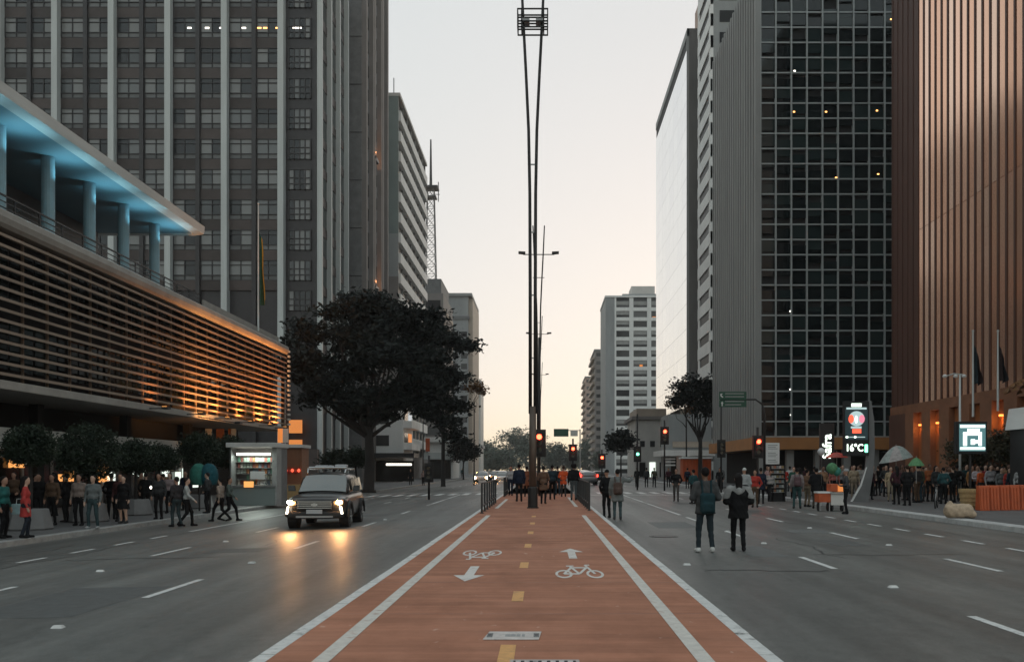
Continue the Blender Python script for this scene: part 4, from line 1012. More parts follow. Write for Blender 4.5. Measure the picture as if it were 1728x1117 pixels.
def person_mesh(stride=0., arms='down', coat=0., skirt=0., bulk=0., hair='short', h=.03, collar=False, bare=False, lean=0., open_leg=.0):
    key = (stride, arms, coat, skirt, bulk, hair, h, collar, bare, lean, open_leg)
    if key in PM: return PM[key]
    org = np.array([-.62, -.62, -.04]); n = (np.array([1.24, 1.24, 2.12 if arms == 'raise' else 1.9])/h).astype(int)
    g = np.stack(np.meshgrid(*[np.arange(q)*h for q in n], indexing='ij'), -1) + org
    P = g.copy(); P[..., 1] -= lean*np.clip(P[..., 2]-.9, 0, 2)          # lean of the trunk
    s = stride; o = open_leg
    L = dict(hip=(-.09,0,.90), knee=(-.10-o,.04+.20*s,.50+.02*s), ank=(-.105-o*1.6,.32*s-.02,.085), toe=(-.12-o*1.8,.32*s+.14,.045))
    Rr = dict(hip=(.09,0,.90), knee=(.10+o,.05-.05*s,.50), ank=(.105+o*1.6,-.36*s-.02,.085+.07*s), toe=(.12+o*1.8,-.30*s+.13,.045+.0*s))
    G_ = {q: None for q in ('skin','top','bottom','shoe')}
    def put(k, d, sm=.035): G_[k] = d if G_[k] is None else smin(G_[k], d, sm)
    for q in (L, Rr):
        put('bottom' if not bare else 'skin', cap(P, q['hip'], q['knee'], .088, .062)); put('bottom' if not bare else 'skin', cap(P, q['knee'], q['ank'], .06, .048 if not bare else .036))
        put('shoe', cap(P, np.array(q['ank'])+[0,-.03,-.035], q['toe'], .048, .038), .02); put('shoe', cap(P, np.array(q['ank'])+[0,0,-.02], q['ank'], .045, .045), .02)
    put('bottom', cap(P, (-.065,0,.93), (.065,0,.93), .115, .115), .05)
    k = .012+bulk
    put('top', cap(P, (-.06,0,1.05), (.06,0,1.05), .115+k, .112+k), .06); put('top', cap(P, (-.07,.005,1.27), (.07,.005,1.27), .108+k, .108+k), .09); put('top', cap(P, (-.14,-.005,1.41), (.14,-.005,1.41), .058+k, .062+k), .06)
    A = {'down': [((.19,-.01,1.40),(.245,-.04,1.13),(.255,.05,.88),(.25,.07,.80))]*2, 'front': [((.19,-.01,1.40),(.27,-.03,1.14),(.15,.20,1.10),(.10,.25,1.12))]*2,
         'walk': [((.19,-.01,1.40),(.25,-.13,1.15),(.25,-.10,.90),(.24,-.08,.82)), ((.19,-.01,1.40),(.24,.06,1.13),(.23,.26,.96),(.22,.31,.90))],
         'raise': [((.19,-.01,1.40),(.25,-.03,1.13),(.255,.06,.88),(.25,.08,.80)), ((.19,-.01,1.40),(.42,.12,1.36),(.54,.30,1.45),(.55,.36,1.50))],
         'pocket': [((.19,-.01,1.40),(.30,-.08,1.14),(.21,.06,.98),(.19,.09,.95))]*2, 'phone': [((.19,-.01,1.40),(.24,-.03,1.13),(.25,.05,.88),(.25,.07,.80)), ((.19,-.01,1.40),(.25,.08,1.17),(.15,.20,1.38),(.11,.20,1.46))]}[arms]
    for sx, a in ((-1, A[0]), (1, A[1])):
        S, E, W, Hn = [np.array(q)*np.array([sx,1,1]) for q in a]
        put('top', cap(P, S, E, .062+bulk, .05+bulk*.8), .04); put('top', cap(P, E, W, .05+bulk*.8, .038+bulk*.6), .03)
        dv = (Hn-W)/np.linalg.norm(Hn-W); put('skin', cap(P, W, W+dv*.09, .03, .036), .02)
        if h < .02:
            sd = np.cross(dv, [1,0,0]); sd /= np.linalg.norm(sd)
            for fi in range(4):
                o0 = W+dv*.09+sd*(fi-1.5)*.021; ln = (.07,.085,.08,.062)[fi]; put('skin', cap(P, o0, o0+dv*ln*.6+[-sx*.006,0,0], .0105, .0095), .006); put('skin', cap(P, o0+dv*ln*.6+[-sx*.006,0,0], o0+dv*ln+[-sx*.024,0,0], .0095, .008), .006)
            t0 = W+dv*.035+sd*.032; put('skin', cap(P, t0, t0+dv*.05+sd*.028, .013, .010), .008)
        else: put('skin', cap(P, W+dv*.08, W+dv*.16+np.array([-sx*.015,0,0]), .033, .02), .02); put('skin', cap(P, W+dv*.05, W+dv*.09+np.array([-sx*.03,.03,0]), .016, .012), .01)
    if coat: put('top', cone(P, .95-coat, 1.12, .19+.05*coat+bulk, .15+bulk), .03)
    if skirt: put('bottom', cone(P, .95-skirt, 1.06, .17+.16*skirt, .13), .03)
    put('skin', cap(P, (0,-.01,1.44), (0,.012,1.56), .056, .05), .02)
    put('skin', ell(P, (0,.02,1.655), (.074,.094,.112)), .03); put('skin', cap(P, (0,.055,1.585), (0,.075,1.57), .045, .035), .03)
    put('skin', cap(P, (0,.108,1.655), (0,.127,1.628), .010, .014), .012)
    for sx in (-1, 1): put('skin', ell(P, (sx*.077,.005,1.645), (.014,.022,.034)), .01)
    if hair == 'hood':
        put('top', ell(P, (0,-.015,1.665), (.105,.115,.135)), .04); put('top', cap(P, (0,-.08,1.46),(0,-.05,1.56),.09,.09), .04)
    if collar: put('top', cap(P, (-.15,-.03,1.44), (.15,-.03,1.44), .085, .085), .04)
    Xx, Yy, Zz = P[..., 0], P[..., 1], P[..., 2]            # folds of cloth
    G_['top'] = G_['top'] + .006*np.sin(31*Zz+14*Xx+5*np.sin(9*Xx+4*Yy))*np.cos(17*Xx-11*Yy+6*Zz); G_['bottom'] = G_['bottom'] + .005*np.sin(37*Zz+8*Xx+4*np.sin(11*Yy))*np.cos(13*Yy+9*Zz)
    names = ['skin','top','bottom','shoe']; D_ = np.stack([G_[q] for q in names], -1)
    f = D_.min(-1); lab = D_.argmin(-1)
    f = np.minimum(f, 1.); f[0]=f[-1]=1; f[:,0]=1; f[:,-1]=1; f[:,:,0]=1; f[:,:,-1]=1
    V, Q, vl = surface_nets(f, lab, org, h)
    V = V[:, :]
    me = bpy.data.meshes.new('person'); me.from_pydata(V.tolist(), [], Q.tolist())
    for q in range(4): me.materials.append(M['skin_a'])
    fl_ = np.sort(vl[Q], 1)[:, 1]
    me.polygons.foreach_set('material_index', fl_.astype(np.int32)); me.polygons.foreach_set('use_smooth', [True]*len(Q)); me.update()
    # hair, a mesh of its own
    hd = None
    if hair != 'hood':
        Z = P[..., 2]; Y = P[..., 1]
        d = ell(P, (0,-.004,1.675), (.086,.106,.108))
        d = np.maximum(d, np.minimum(Y-.055+.9*(1.70-Z), 9)) if hair != 'cap' else np.maximum(d, 1.665-Z)
        d = np.maximum(d, 1.58-Z) if hair in ('short',) else d
        if hair == 'cap': d = np.minimum(d, ell(P, (0,.12,1.675), (.07,.07,.014)))
        if hair == 'long': d = smin(d, np.maximum(cap(P, (0,-.065,1.65), (0,-.12,1.34), .085, .07), -.14-Y), .03)
        if hair == 'bun': d = smin(d, ell(P, (0,-.11,1.74), (.05,.05,.05)), .02)
        if hair == 'afro': d = np.minimum(d, np.maximum(ell(P, (0,-.03,1.70), (.14,.14,.14)), Y-.07))
        d = np.minimum(d, 1.); d[0]=d[-1]=1; d[:,0]=1; d[:,-1]=1; d[:,:,0]=1; d[:,:,-1]=1
        V, Q, _ = surface_nets(d, lab, org, h)
        hd = bpy.data.meshes.new('hair'); hd.from_pydata(V.tolist(), [], Q.tolist()); hd.materials.append(M['hair_black']); hd.polygons.foreach_set('use_smooth', [True]*len(Q)); hd.update()
    PM[key] = (me, hd); return PM[key]
CL = {}
def cloth(c):
    if c not in CL: CL[c] = mat('cloth_%02d' % len(CL), c, .85, var=.38, scale=7, spec=.2, bump=.5)
    return CL[c]
BLK=(.008,.008,.009); NAVY=(.012,.018,.035); GREY=(.13,.135,.135); LGREY=(.3,.31,.31); DGREY=(.035,.037,.038); JEAN=(.03,.05,.065); TEAL=(.02,.06,.065); RED=(.36,.04,.03); ORG=(.55,.10,.03); BRN=(.09,.055,.035); BEI=(.36,.29,.21); WHT=(.55,.55,.53); MAR=(.05,.018,.024); PINK=(.4,.25,.24); OLV=(.05,.055,.035); KHA=(.14,.11,.075)
def person(label, px, py, ht, face, top, bottom, shoe=BLK, skin='skin_a', haircol='hair_black', group=None, pos=None, **k):
    """feet at pixel (px, py) of the photograph, standing on the ground there; face 0 = away from the camera"""
    me, hd = person_mesh(**k)
    o = bpy.data.objects.new('person', me); p = pos if pos is not None else on(px, py)
    if p.x > 21.6: d = 21.6*F/(px-CX)*random.uniform(.95, 1.0); p = Vector(((px-CX)*d/F, d, G(21, d)))     # keep clear of the bronze facade
    o.location = p; s = ht/1.765; o.scale = (s, s, s); o.rotation_euler = (0, 0, R(face)); link(o)
    for i, m_ in enumerate((M[skin], cloth(top), cloth(bottom), cloth(shoe))): o.material_slots[i].link = 'OBJECT'; o.material_slots[i].material = m_
    if hd:
        hh = bpy.data.objects.new('hair', hd); link(hh, o); hh.material_slots[0].link = 'OBJECT'
        hh.material_slots[0].material = M[haircol] if haircol in M else cloth(haircol)
    tag(o, label, 'person', group); return o
# ---- the couple strolling away on the right carriageway
man = person('man in grey jacket and dark jeans seen from behind, walking with a teal backpack', 1190, 932, 1.79, 4, (.055,.057,.058), (.022,.032,.038), WHT, 'skin_c', h=.0155, arms='front', coat=.14, bulk=.018, hair='short', open_leg=.02, stride=.12)
wom = person('woman in black coat with pale grey shoulders seen from behind, long dark hair', 1246, 930, 1.66, -4, BLK, BLK, BLK, 'skin_b', h=.0155, arms='front', coat=.20, bulk=.034, hair='long', stride=.2)
def child_net(name, fn, parent, m_, lo, hi, h=.02):
    n = ((np.array(hi)-np.array(lo))/h).astype(int); g = np.stack(np.meshgrid(*[np.arange(q)*h for q in n], indexing='ij'), -1)+np.array(lo)
    d = fn(g); d[0]=d[-1]=1; d[:,0]=1; d[:,-1]=1; d[:,:,0]=1; d[:,:,-1]=1
    V, Q, _ = surface_nets(d, np.zeros(d.shape, int), np.array(lo), h)
    me = bpy.data.meshes.new(name); me.from_pydata(V.tolist(), [], Q.tolist()); me.materials.append(m_); me.polygons.foreach_set('use_smooth', [True]*len(Q)); me.update()
    return link(bpy.data.objects.new(name, me), parent)
def yoke(P):
    d = smin(cap(P, (-.17,-.015,1.40), (.17,-.015,1.40), .105, .105), cap(P, (0,-.06,1.36), (0,-.04,1.40), .11, .11), .06)
    for sx in (-1, 1): d = smin(d, cap(P, (sx*.19,-.01,1.39), (sx*.275,-.03,1.21), .102, .09), .03)
    return np.maximum(d, 1.24-.15*np.abs(P[...,0])-P[...,2])
child_net('fur_yoke', yoke, wom, cloth((.24,.24,.235)), (-.45,-.32,1.0), (.45,.3,1.62), .0155)
def rbox(P, c, hs, r):
    q = np.abs(P-np.array(c))-np.array(hs)+r; return np.linalg.norm(np.maximum(q, 0), axis=-1)+np.minimum(q.max(-1), 0)-r
def backpack(owner, col, label, z=1.15, s=1.):
    fn = lambda P: smin(rbox(P, (0,-.20,z), (.155*s,.085*s,.215*s), .07), rbox(P, (0,-.27,z-.08*s), (.11*s,.05*s,.10*s), .045), .02)
    o = child_net('backpack', fn, None, cloth(col), (-.3,-.42,z-.35), (.3,0,z+.35), .022)
    b = MB()
    for sx in (-1, 1): b.tube([(sx*.09,-.16,z+.17*s),(sx*.10,-.10,1.50),(sx*.11,.08,1.47),(sx*.12,.15,1.28),(sx*.13,.06,1.05),(sx*.12,-.13,z-.17*s)], .02, 6)
    b.build('strap', cloth(col), o)
    o.location = owner.location; o.rotation_euler = owner.rotation_euler; o.scale = owner.scale; tag(o, label, 'backpack'); return o
backpack(man, (.012,.035,.042), 'teal backpack hanging low on the man in the grey jacket', 1.03)
# ---- others on the right carriageway
pr = person('person in long grey coat reaching an arm out beside the cycle path railing', 1042, 877, 1.74, 0, (.15,.16,.155), (.05,.075,.08), DGREY, coat=.30, bulk=.02, arms='raise', hair='short')
backpack(pr, (.09,.06,.05), 'brown backpack worn over the long grey coat', 1.1)
person('person all in black standing left of the long grey coat', 1024, 874, 1.72, 20, BLK, BLK, hair='cap', haircol=BLK, arms='pocket')
person('person in black jacket and khaki trousers crossing the right carriageway alone', 1141, 846, 1.72, 170, BLK, (.06,.055,.05), hair='short', stride=.6, arms='pocket')
person('person in teal jacket half hidden by the man in grey', 1170, 850, 1.68, 30, TEAL, BLK, hair='short', arms='front')
pq = person('person in pale grey hoodie and white cap just beyond the couple', 1256, 862, 1.76, 10, LGREY, DGREY, hair='cap', haircol=WHT, bulk=.02)
person('person in red jacket standing beyond the couple', 1274, 856, 1.66, 160, RED, BRN, hair='long', haircol='hair_brown', arms='pocket')
person('tall person in navy coat facing away, right of the red jacket', 1284, 850, 1.76, -20, NAVY, BLK, coat=.25, hair='short')
# ---- on the median
person('person in navy jacket and black trousers waiting left of the lamp pole', 876, 846, 1.84, 10, NAVY, BLK, bulk=.02, coat=.1)
person('person in rust coat half hidden behind the lamp pole', 889, 838, 1.74, 0, (.18,.06,.03), BLK, coat=.3)
person('person in brown patterned coat just right of the lamp pole', 917, 850, 1.74, -10, (.13,.075,.05), BLK, coat=.3, arms='front', stride=.3)
p_ = person('person with dark teal jacket walking right of the brown coat', 932, 843, 1.80, 0, (.02,.035,.045), BLK, stride=.55, arms='walk')
person('person in bright orange coat on the cycle path', 951, 838, 1.76, 0, (.60,.09,.025), DGREY, coat=.22, arms='front', hair='short', haircol='hair_brown')
person('person with big dark hair, black jacket and grey jeans beside the orange coat', 968, 844, 1.84, 0, BLK, (.07,.085,.09), hair='afro', bulk=.02)
for px, py, lab, t_, f_ in ((1075,822,'small dark figure at the far kerb nearest the crossing',BLK,170),(1091,822,'far pedestrian in black left of the pair at the far kerb',DGREY,0),(1104,822,'far pedestrian in olive at the end of the far kerb group',OLV,180)):
    person(lab, px, py, 1.75, f_, t_, BLK)
# ---- left pavement and carriageway
person('woman in red dress and dark leggings with a pale blue shopping bag', 43, 908, 1.66, -60, (.40,.05,.045), (.02,.025,.035), BLK, 'skin_b', hair='long', skirt=0, coat=.34, arms='down', stride=.2)
person('person in teal top cut off by the left edge', 6, 908, 1.66, -90, (.02,.11,.10), BLK, hair='short')
person('person in washed grey-green clothes facing the road before the broad clipped tree', 157, 892, 1.66, 180, (.13,.145,.145), (.035,.06,.065), LGREY, 'skin_b', hair='short', open_leg=.03)
person('person in short black dress with bare legs on the kerb', 225, 885, 1.62, 170, BLK, BLK, DGREY, 'skin_b', hair='long', skirt=.42, bare=True)
person('person in dark jacket and jeans walking at the gutter, left of the grey shirt', 298, 889, 1.70, 60, (.03,.028,.03), (.03,.045,.05), hair='short', stride=.3)
person('person in pale grey shirt and black trousers stepping off the kerb', 315, 888, 1.66, -70, (.36,.38,.37), BLK, skin='skin_b', stride=.65, arms='walk')
person('person in beige top striding across toward the kiosk', 372, 880, 1.60, 75, (.28,.22,.18), BLK, skin='skin_b', stride=1.0, arms='walk')
person('person in grey-green jacket striding behind the beige top', 387, 879, 1.64, -80, (.08,.10,.09), BLK, stride=1.0, arms='walk')
person('person in pale jacket at the newsstand counter', 443, 852, 1.66, 0, LGREY, BLK)
person('person in black next to the pale jacket at the newsstand', 457, 852, 1.72, 10, BLK, BLK, bulk=.02)
LG = 'dim pedestrians on the left pavement'
for i, (px, py, t_, f_, h_, lab) in enumerate(((88,886,BRN,170,'long','dim person in brown coat between the red dress and the broad clipped tree'),(112,881,BLK,90,'short','dim person in black under the left side of the broad clipped tree'),(133,887,(.2,.16,.14),180,'short','dim person in beige shirt at the lit orange shop window'),(188,876,BLK,10,'short','dim person in black right of the grey-green clothes'),
        (203,880,(.05,.02,.02),190,'long','dim person in dark red left of the short black dress'),(246,868,BLK,30,'short','dim dark person behind the short black dress'),(268,876,DGREY,180,'short','dim person in charcoal before the small shop lights'),(286,866,(.25,.2,.2),180,'long','dim person in rosy top behind the walkers at the gutter'),(66,880,BLK,180,'short','dim person in black behind the woman in red'),(350,866,DGREY,90,'short','dim person in charcoal near the clipped trees by the kiosk'))):
    person(lab, px, py, 1.68, f_, t_, BLK, hair=h_, skin=('skin_a','skin_b')[i%2], group=LG, arms=('down','pocket')[i%2])
for px, py, lab, t_ in ((693,818,'far pedestrian in dark clothes under the big tree',BLK),(706,818,'far pedestrian in rosy top under the big tree',(.3,.2,.18)),(780,806,'tiny far pedestrian in teal on the left pavement',TEAL)):
    person(lab, px, py, 1.72, 170, t_, BLK)
# ---- the crowd on the right pavement
RG = 'crowd on the right pavement'
pb = person('man in pinkish grey jacket and teal jeans with a backpack, buying at the cart', 1345, 858, 1.74, -10, (.2,.17,.17), (.03,.065,.065), DGREY, hair='short', bulk=.015, open_leg=.02)
backpack(pb, (.10,.06,.065), 'dusky pink backpack on the man at the cart', 1.18)
person('person in brown jacket at the cart, between the pink backpack and the black coat', 1362, 855, 1.68, -60, (.14,.08,.05), KHA, hair='short', arms='front')
person('heavy person in black coat leaning over the orange handcart', 1377, 858, 1.74, -30, BLK, (.06,.05,.04), coat=.2, bulk=.03, arms='front', lean=.12)
person('street vendor in dark jacket standing behind the lit food cart', 1428, 867, 1.72, 70, (.05,.052,.055), BLK, hair='cap', haircol=(.3,.3,.3), arms='front', open_leg=.05)
for i, (px, py, t_, b_, f_, h_, ar, lab) in enumerate((
  (1300,846,(.3,.3,.29),BLK,180,'short','down','person in pale top left of the magazine rack'),(1333,842,(.02,.07,.05),BLK,170,'short','down','person in dark green left of the pink backpack'),
  (1389,846,(.22,.12,.07),BLK,190,'short','pocket','person in rust sweater behind the orange handcart'),(1408,842,(.35,.12,.1),BLK,180,'long','down','person in coral top under the green balloons'),
  (1441,842,(.34,.27,.19),(.25,.2,.15),170,'short','down','person in sandy clothes left of the clock tower leg'),(1452,840,(.30,.29,.27),DGREY,0,'short','pocket','person in pale stone jacket behind the clock tower leg'),
  (1468,843,MAR,BLK,180,'long','down','person in maroon beside the clock tower foot'),(1503,846,(.36,.28,.18),(.3,.25,.18),170,'short','down','person in cream clothes under the pale umbrella'),
  (1513,851,MAR,BLK,0,'long','pocket','person in maroon coat under the pale umbrella'),(1531,853,BLK,BLK,0,'short','pocket','person in black coat right of the maroon coat'),(1548,848,(.03,.028,.03),BRN,30,'short','front','person in charcoal under the small green umbrella'),
  (1569,846,(.25,.08,.03),BLK,180,'short','down','person in orange-brown top behind the bicycle'),(1592,850,(.02,.06,.065),BLK,0,'short','pocket','person in teal jacket right of the bicycle'),(1608,848,BLK,BLK,20,'short','down','person in black left of the wicker basket'),
  (1631,842,(.15,.11,.07),BRN,180,'long','down','person in brown below the square lit sign'),(1649,840,(.45,.40,.42),BLK,180,'short','front','person in whitish top below the square lit sign'),(1663,840,(.22,.03,.04),BLK,170,'long','down','person in crimson top right of the whitish top'),
  (1679,838,BLK,BLK,0,'short','pocket','person in black behind the orange barrier, nearest the crimson top'),(1694,838,(.30,.13,.06),NAVY,180,'short','front','person in amber top behind the orange barrier'),(1708,838,(.02,.03,.04),BLK,0,'short','down','person in dark navy behind the orange barrier'),(1722,838,(.25,.25,.25),BLK,160,'long','down','person in grey at the right edge behind the barrier'),
  (1482,836,BLK,BLK,10,'short','down','person in black between the clock tower and the umbrella'),(1495,838,DGREY,BLK,180,'short','pocket','person in charcoal left of the cream clothes'),(1522,838,(.1,.06,.05),BLK,180,'long','down','person in cocoa top behind the maroon coat'),(1558,838,(.2,.19,.18),BLK,0,'cap','down','person in ash grey with cap behind the small green umbrella'),
  (1582,836,(.3,.27,.25),BLK,180,'short','down','person in oatmeal top in the second row left of the square sign'),(1620,836,DGREY,BLK,170,'short','down','person in slate grey in the second row at the hedge'),(1640,834,(.3,.14,.05),BLK,190,'long','down','person in ochre in the second row under the square sign'),(1672,834,(.28,.27,.28),BLK,180,'short','down','person in silver grey in the second row at the hedge'),(1702,833,(.33,.2,.12),BLK,180,'short','down','person in tan in the second row at the right edge'),
  (1318,836,BLK,BLK,0,'short','down','person in black behind the magazine rack'),(1400,836,DGREY,BLK,180,'short','down','person in charcoal behind the lit food cart'),(1418,838,(.2,.2,.2),BLK,180,'short','down','person in mid grey behind the street vendor'))):
    person(lab, px, py, 1.62+.03*((i*7)%6), f_, t_, b_, hair=h_, arms=ar, skin=('skin_a','skin_b','skin_c')[i%3], haircol=('hair_black','hair_brown')[i%2], group=RG)
for i, (px, py, lab) in enumerate(((1228,828,'far pedestrian in black behind the couple, before the orange band'),(1215,826,'far pedestrian in grey behind the head of the man in grey'),(1295,830,'far pedestrian in black below the white notice board'),(1160,824,'far pedestrian in navy before the orange stall'),(1128,822,'far pedestrian in dark red near the red signal'))):
    person(lab, px, py, 1.72, (170, 0)[i%2], (BLK, GREY, DGREY, NAVY, MAR)[i], BLK, hair='short')

# packed rows behind
ORD = 'first second third fourth fifth sixth seventh eighth ninth tenth eleventh twelfth thirteenth fourteenth fifteenth sixteenth seventeenth eighteenth nineteenth twentieth'.split()
ORD += ['twenty-'+q for q in ORD[:9]] + ['thirtieth'] + ['thirty-'+q for q in ORD[:9]]
CN = {BLK:'black', DGREY:'charcoal', NAVY:'navy', MAR:'maroon', BRN:'brown', GREY:'grey', (.2,.1,.06):'rust', (.25,.22,.2):'beige', OLV:'olive', ORG:'orange', RED:'red', WHT:'white', TEAL:'teal', PINK:'pink'}
for k in range(34):
    px = 1296+k*12.8+random.uniform(-3, 3); py = random.choice((829, 833, 837)) if px < 1520 else random.uniform(840, 848)
    t_ = random.choice((BLK, BLK, DGREY, NAVY, MAR, BRN, GREY, (.2,.1,.06), (.25,.22,.2), OLV, ORG, RED, WHT, TEAL, PINK))
    person('onlooker in %s, %s from the left in the packed back rows on the right pavement' % (CN[t_], ORD[k]), px, py, random.uniform(1.6, 1.78), random.choice((180, 170, 0, 200, 20)), t_, random.choice((BLK, DGREY, JEAN)), hair=random.choice(('short','short','long')), arms=random.choice(('down','pocket')), skin=random.choice(('skin_a','skin_b','skin_c')), group='packed back rows of the right crowd')
for k in range(9):
    px = 20+k*36+random.uniform(-8, 8); py = 874-k*1.6
    t_ = random.choice((BLK, DGREY, BRN, NAVY))
    person('dim passer-by in %s, %s from the left close to the left shopfronts' % (CN[t_], ORD[k]), px, py, random.uniform(1.6, 1.75), random.choice((80, -90, 180)), t_, BLK, hair=random.choice(('short','long')), arms=random.choice(('down','pocket')), group='passers-by close to the left shopfronts')

person('person in pale grey sweater walking this way at the far end of the median', 862, 836, 1.76, 170, LGREY, NAVY, stride=.5, arms='walk', hair='long')
person('person in black seen small between the teal jacket and the orange coat', 941, 835, 1.74, 0, BLK, JEAN, hair='short', arms='pocket')
# ------------------------------------------------------------------ street furniture
def text(body, size, m, parent, loc, rot=(R(90),0,0), depth=.01, name='lettering', sx=1., bold=0.):
    cu = bpy.data.curves.new(name, 'FONT'); cu.body = body; cu.size = size; cu.extrude = depth; cu.align_x = 'CENTER'; cu.align_y = 'CENTER'; cu.offset = bold; cu.resolution_u = 3
    t = bpy.data.objects.new(name, cu); C.objects.link(t); dg = bpy.context.evaluated_depsgraph_get()
    me = bpy.data.meshes.new_from_object(t.evaluated_get(dg)); C.objects.unlink(t); bpy.data.objects.remove(t)
    me.materials.clear(); me.materials.append(m); o = bpy.data.objects.new(name, me); o.location = loc; o.rotation_euler = rot; o.scale = (sx, 1, 1); return link(o, parent)
mat('post_brown', (.13, .10, .08), .5, .5, var=.3, scale=3, stretch=(1, 1, .3)); mat('post_dark', (.02, .018, .018), .5, .3, var=.25)
# ---- twin-tube lamp masts on the median
def mast(px, base_py, label, frame=True, span=1.23, zf=20.1, sc_=1.):
    p = on(px, base_py); t = empty('lamp_mast', p); tag(t, label, 'lamp post', 'twin-tube lamp masts on the median')
    MB().lathe((0,0,-.02), [(.25,0),(.25,.06),(.205,.07),(.2,.85),(.17,.9)], 16).build('base_sleeve', M['post_dark'], t, smooth=False)
    MB().tube([(0,0,.85),(0,0,2.6),(0,0,4.2)], [.155,.15,.14], 14).build('lower_post', M['post_brown'], t, smooth=True)
    for s_ in (-1, 1):
        pts = [(s_*.10,0,3.9),(s_*.105,0,9.),(s_*.12,0,13.),(s_*.17,0,15.6),(s_*.28,0,18.),(s_*.40,0,20.3),(s_*.50,0,22.6)]
        MB().tube(pts, [.075,.07,.065,.062,.06,.058,.05], 8).build('tube', M['post_dark'], t, smooth=True)
    for z in (6.2, 8.8, 11.4, 14.2): MB().bar((-.12,0,z),(.12,0,z),.05).build('spacer', M['steel'], t)
    if frame:
        b = MB()
        for k, z in enumerate((zf-.38, zf-.14, zf+.1, zf+.36)):
            for yy in (-.35, .35): b.bar((-span/2,yy,z),(span/2,yy,z),.05)
        for x in (-span/2, -span/2+.16, span/2-.16, span/2):
            for yy in (-.35, .35): b.bar((x,yy,zf-.4),(x,yy,zf+.38),.05)
            for z in (zf-.38, zf+.36): b.bar((x,-.35,z),(x,.35,z),.045)
        b.build('lamp_frame', M['post_dark'], t)
        for x in (-.3, .3): MB().cb((x, 0, zf-.02), .34, .5, .12).build('lamp_head', M['steel'], t)
    else:
        MB().bar((-1.35,0,zf),(1.35,0,zf),.07).bar((-.5,0,zf-2),(.5,0,zf-2),.05).build('crossarm', M['post_dark'], t)
        for s_ in (-1, 1): MB().prism([(s_*1.15,-.18,zf+.02),(s_*1.75,-.14,zf+.06),(s_*1.75,.14,zf+.06),(s_*1.15,.18,zf+.02)], (0,0,.2)).build('lamp_head', M['post_dark'], t)
    return t
mast(899, 857, 'tall twin-tube lamp mast with open lamp frame, nearest on the cycle path')
def at_med(px, d): x = (px-CX)*d/F; return (CX + x*F/d, CY+(H0-.003*d)*F/d)
mast(*at_med(909, 77), 'second twin-tube lamp mast with two side lamps, behind the nearest one', False)
mast(*at_med(909, 123), 'third twin-tube lamp mast in the row along the median', False)
mast(*at_med(911, 177), 'farthest twin-tube lamp mast in the row along the median', False)
# steel column carrying the red median signal
def signal(px, py_lens, d, label, lens='lamp_red', post=True, h_post=None, lit=0, s=1., two=False):
    x, y, z = at(px, py_lens, d); g = G(x, d); t = empty('traffic_signal', (x, y, g)); tag(t, label, 'traffic signal', 'signals at the crossing'); zz = z-g
    if post: MB().tube([(0,.22,-.05),(0,.22,(h_post or zz+.75))], .065, 10).build('post', M['post_dark'], t, smooth=True)
    MB().box(-.17*s,.17*s,-.08,.14,zz-.78*s,zz+.22*s).build('housing', M['black'], t, bevel=.02)
    MB().box(-.3*s,.3*s,.142,.16,zz-.9*s,zz+.34*s).build('backboard', M['post_dark'], t)
    for k in range(3):
        zc = zz-k*.28*s
        b = MB(); n = 12
        b.add([(.12*s*math.cos(2*math.pi*i/n), -.083, zc+.12*s*math.sin(2*math.pi*i/n)) for i in range(n)], [tuple(range(n))])
        b.build('lens', M[lens] if k == lit else M['glass_dark'], t, fix=False)
        v = MB(); P = []
        for i in range(9): a = math.pi*i/8; P += [(.135*s*math.cos(a), -.082, zc+.135*s*math.sin(a)), (.135*s*math.cos(a), -.26*s, zc+.135*s*math.sin(a))]
        v.add(P, [(2*i, 2*i+1, 2*i+3, 2*i+2) for i in range(8)]); v.build('visor', M['black'], t, fix=False)
    if lit is not None and lens == 'lamp_red': light('signal_glow', 'POINT', (0, -.45, zz), (1, .10, .04), 14, t, .1)
    return t
signal(910, 737, 52., 'red traffic signal on the median in front of the second mast', s=1.3, h_post=9.3)
signal(967, 757, 66., 'red signal on a thin post right of the cycle path', s=1.0)
signal(1122, 728, 68., 'red signal on a dark post at the far right kerb', s=1.1, h_post=5.4)
signal(1280, 745, 46., 'red signal beside the white notice board', s=.95)
signal(1016, 772, 82., 'small red signal over the stopped cars', s=1.1)
signal(1076, 760, 70., 'green pedestrian signal on a post near the far kerb', lens='lamp_green', lit=1, h_post=6.0)
signal(723, 790, 52., 'dark green signal box on a short post on the left carriageway edge', lens='glass_dark', s=.9)
signal(1218, 750, 62., 'unlit signal on a dark post beside the ribbed flank', lens='glass_dark', h_post=6.2)
# plain dark posts
for px, base, top, lab in ((714,815,712,'dark street post under the crown of the big tree'),(746,803,722,'thin dark post left of the low white shop'),(855,797,742,'thin dark post above the oncoming cars'),(1254,800,705,'dark post with bracket to the right of the green road sign'),(1076,800,722,'thin dark post before the old corniced house')):
    p = on(px, base); h = (base-top)*p.y/F; t = empty('street_post', p); tag(t, lab, 'post', 'plain dark posts along the avenue')
    MB().lathe((0,0,0), [(.17,-.02),(.17,.05),(.11,.12),(.1,.7),(.085,.75)], 12).build('foot', M['post_dark'], t); MB().tube([(0,0,.7),(0,0,h)], [.085,.06], 10).build('shaft', M['post_dark'], t, smooth=True)
    MB().lathe((0,0,h), [(.07,0),(.09,.05),(.02,.12)], 10).build('cap', M['post_dark'], t)
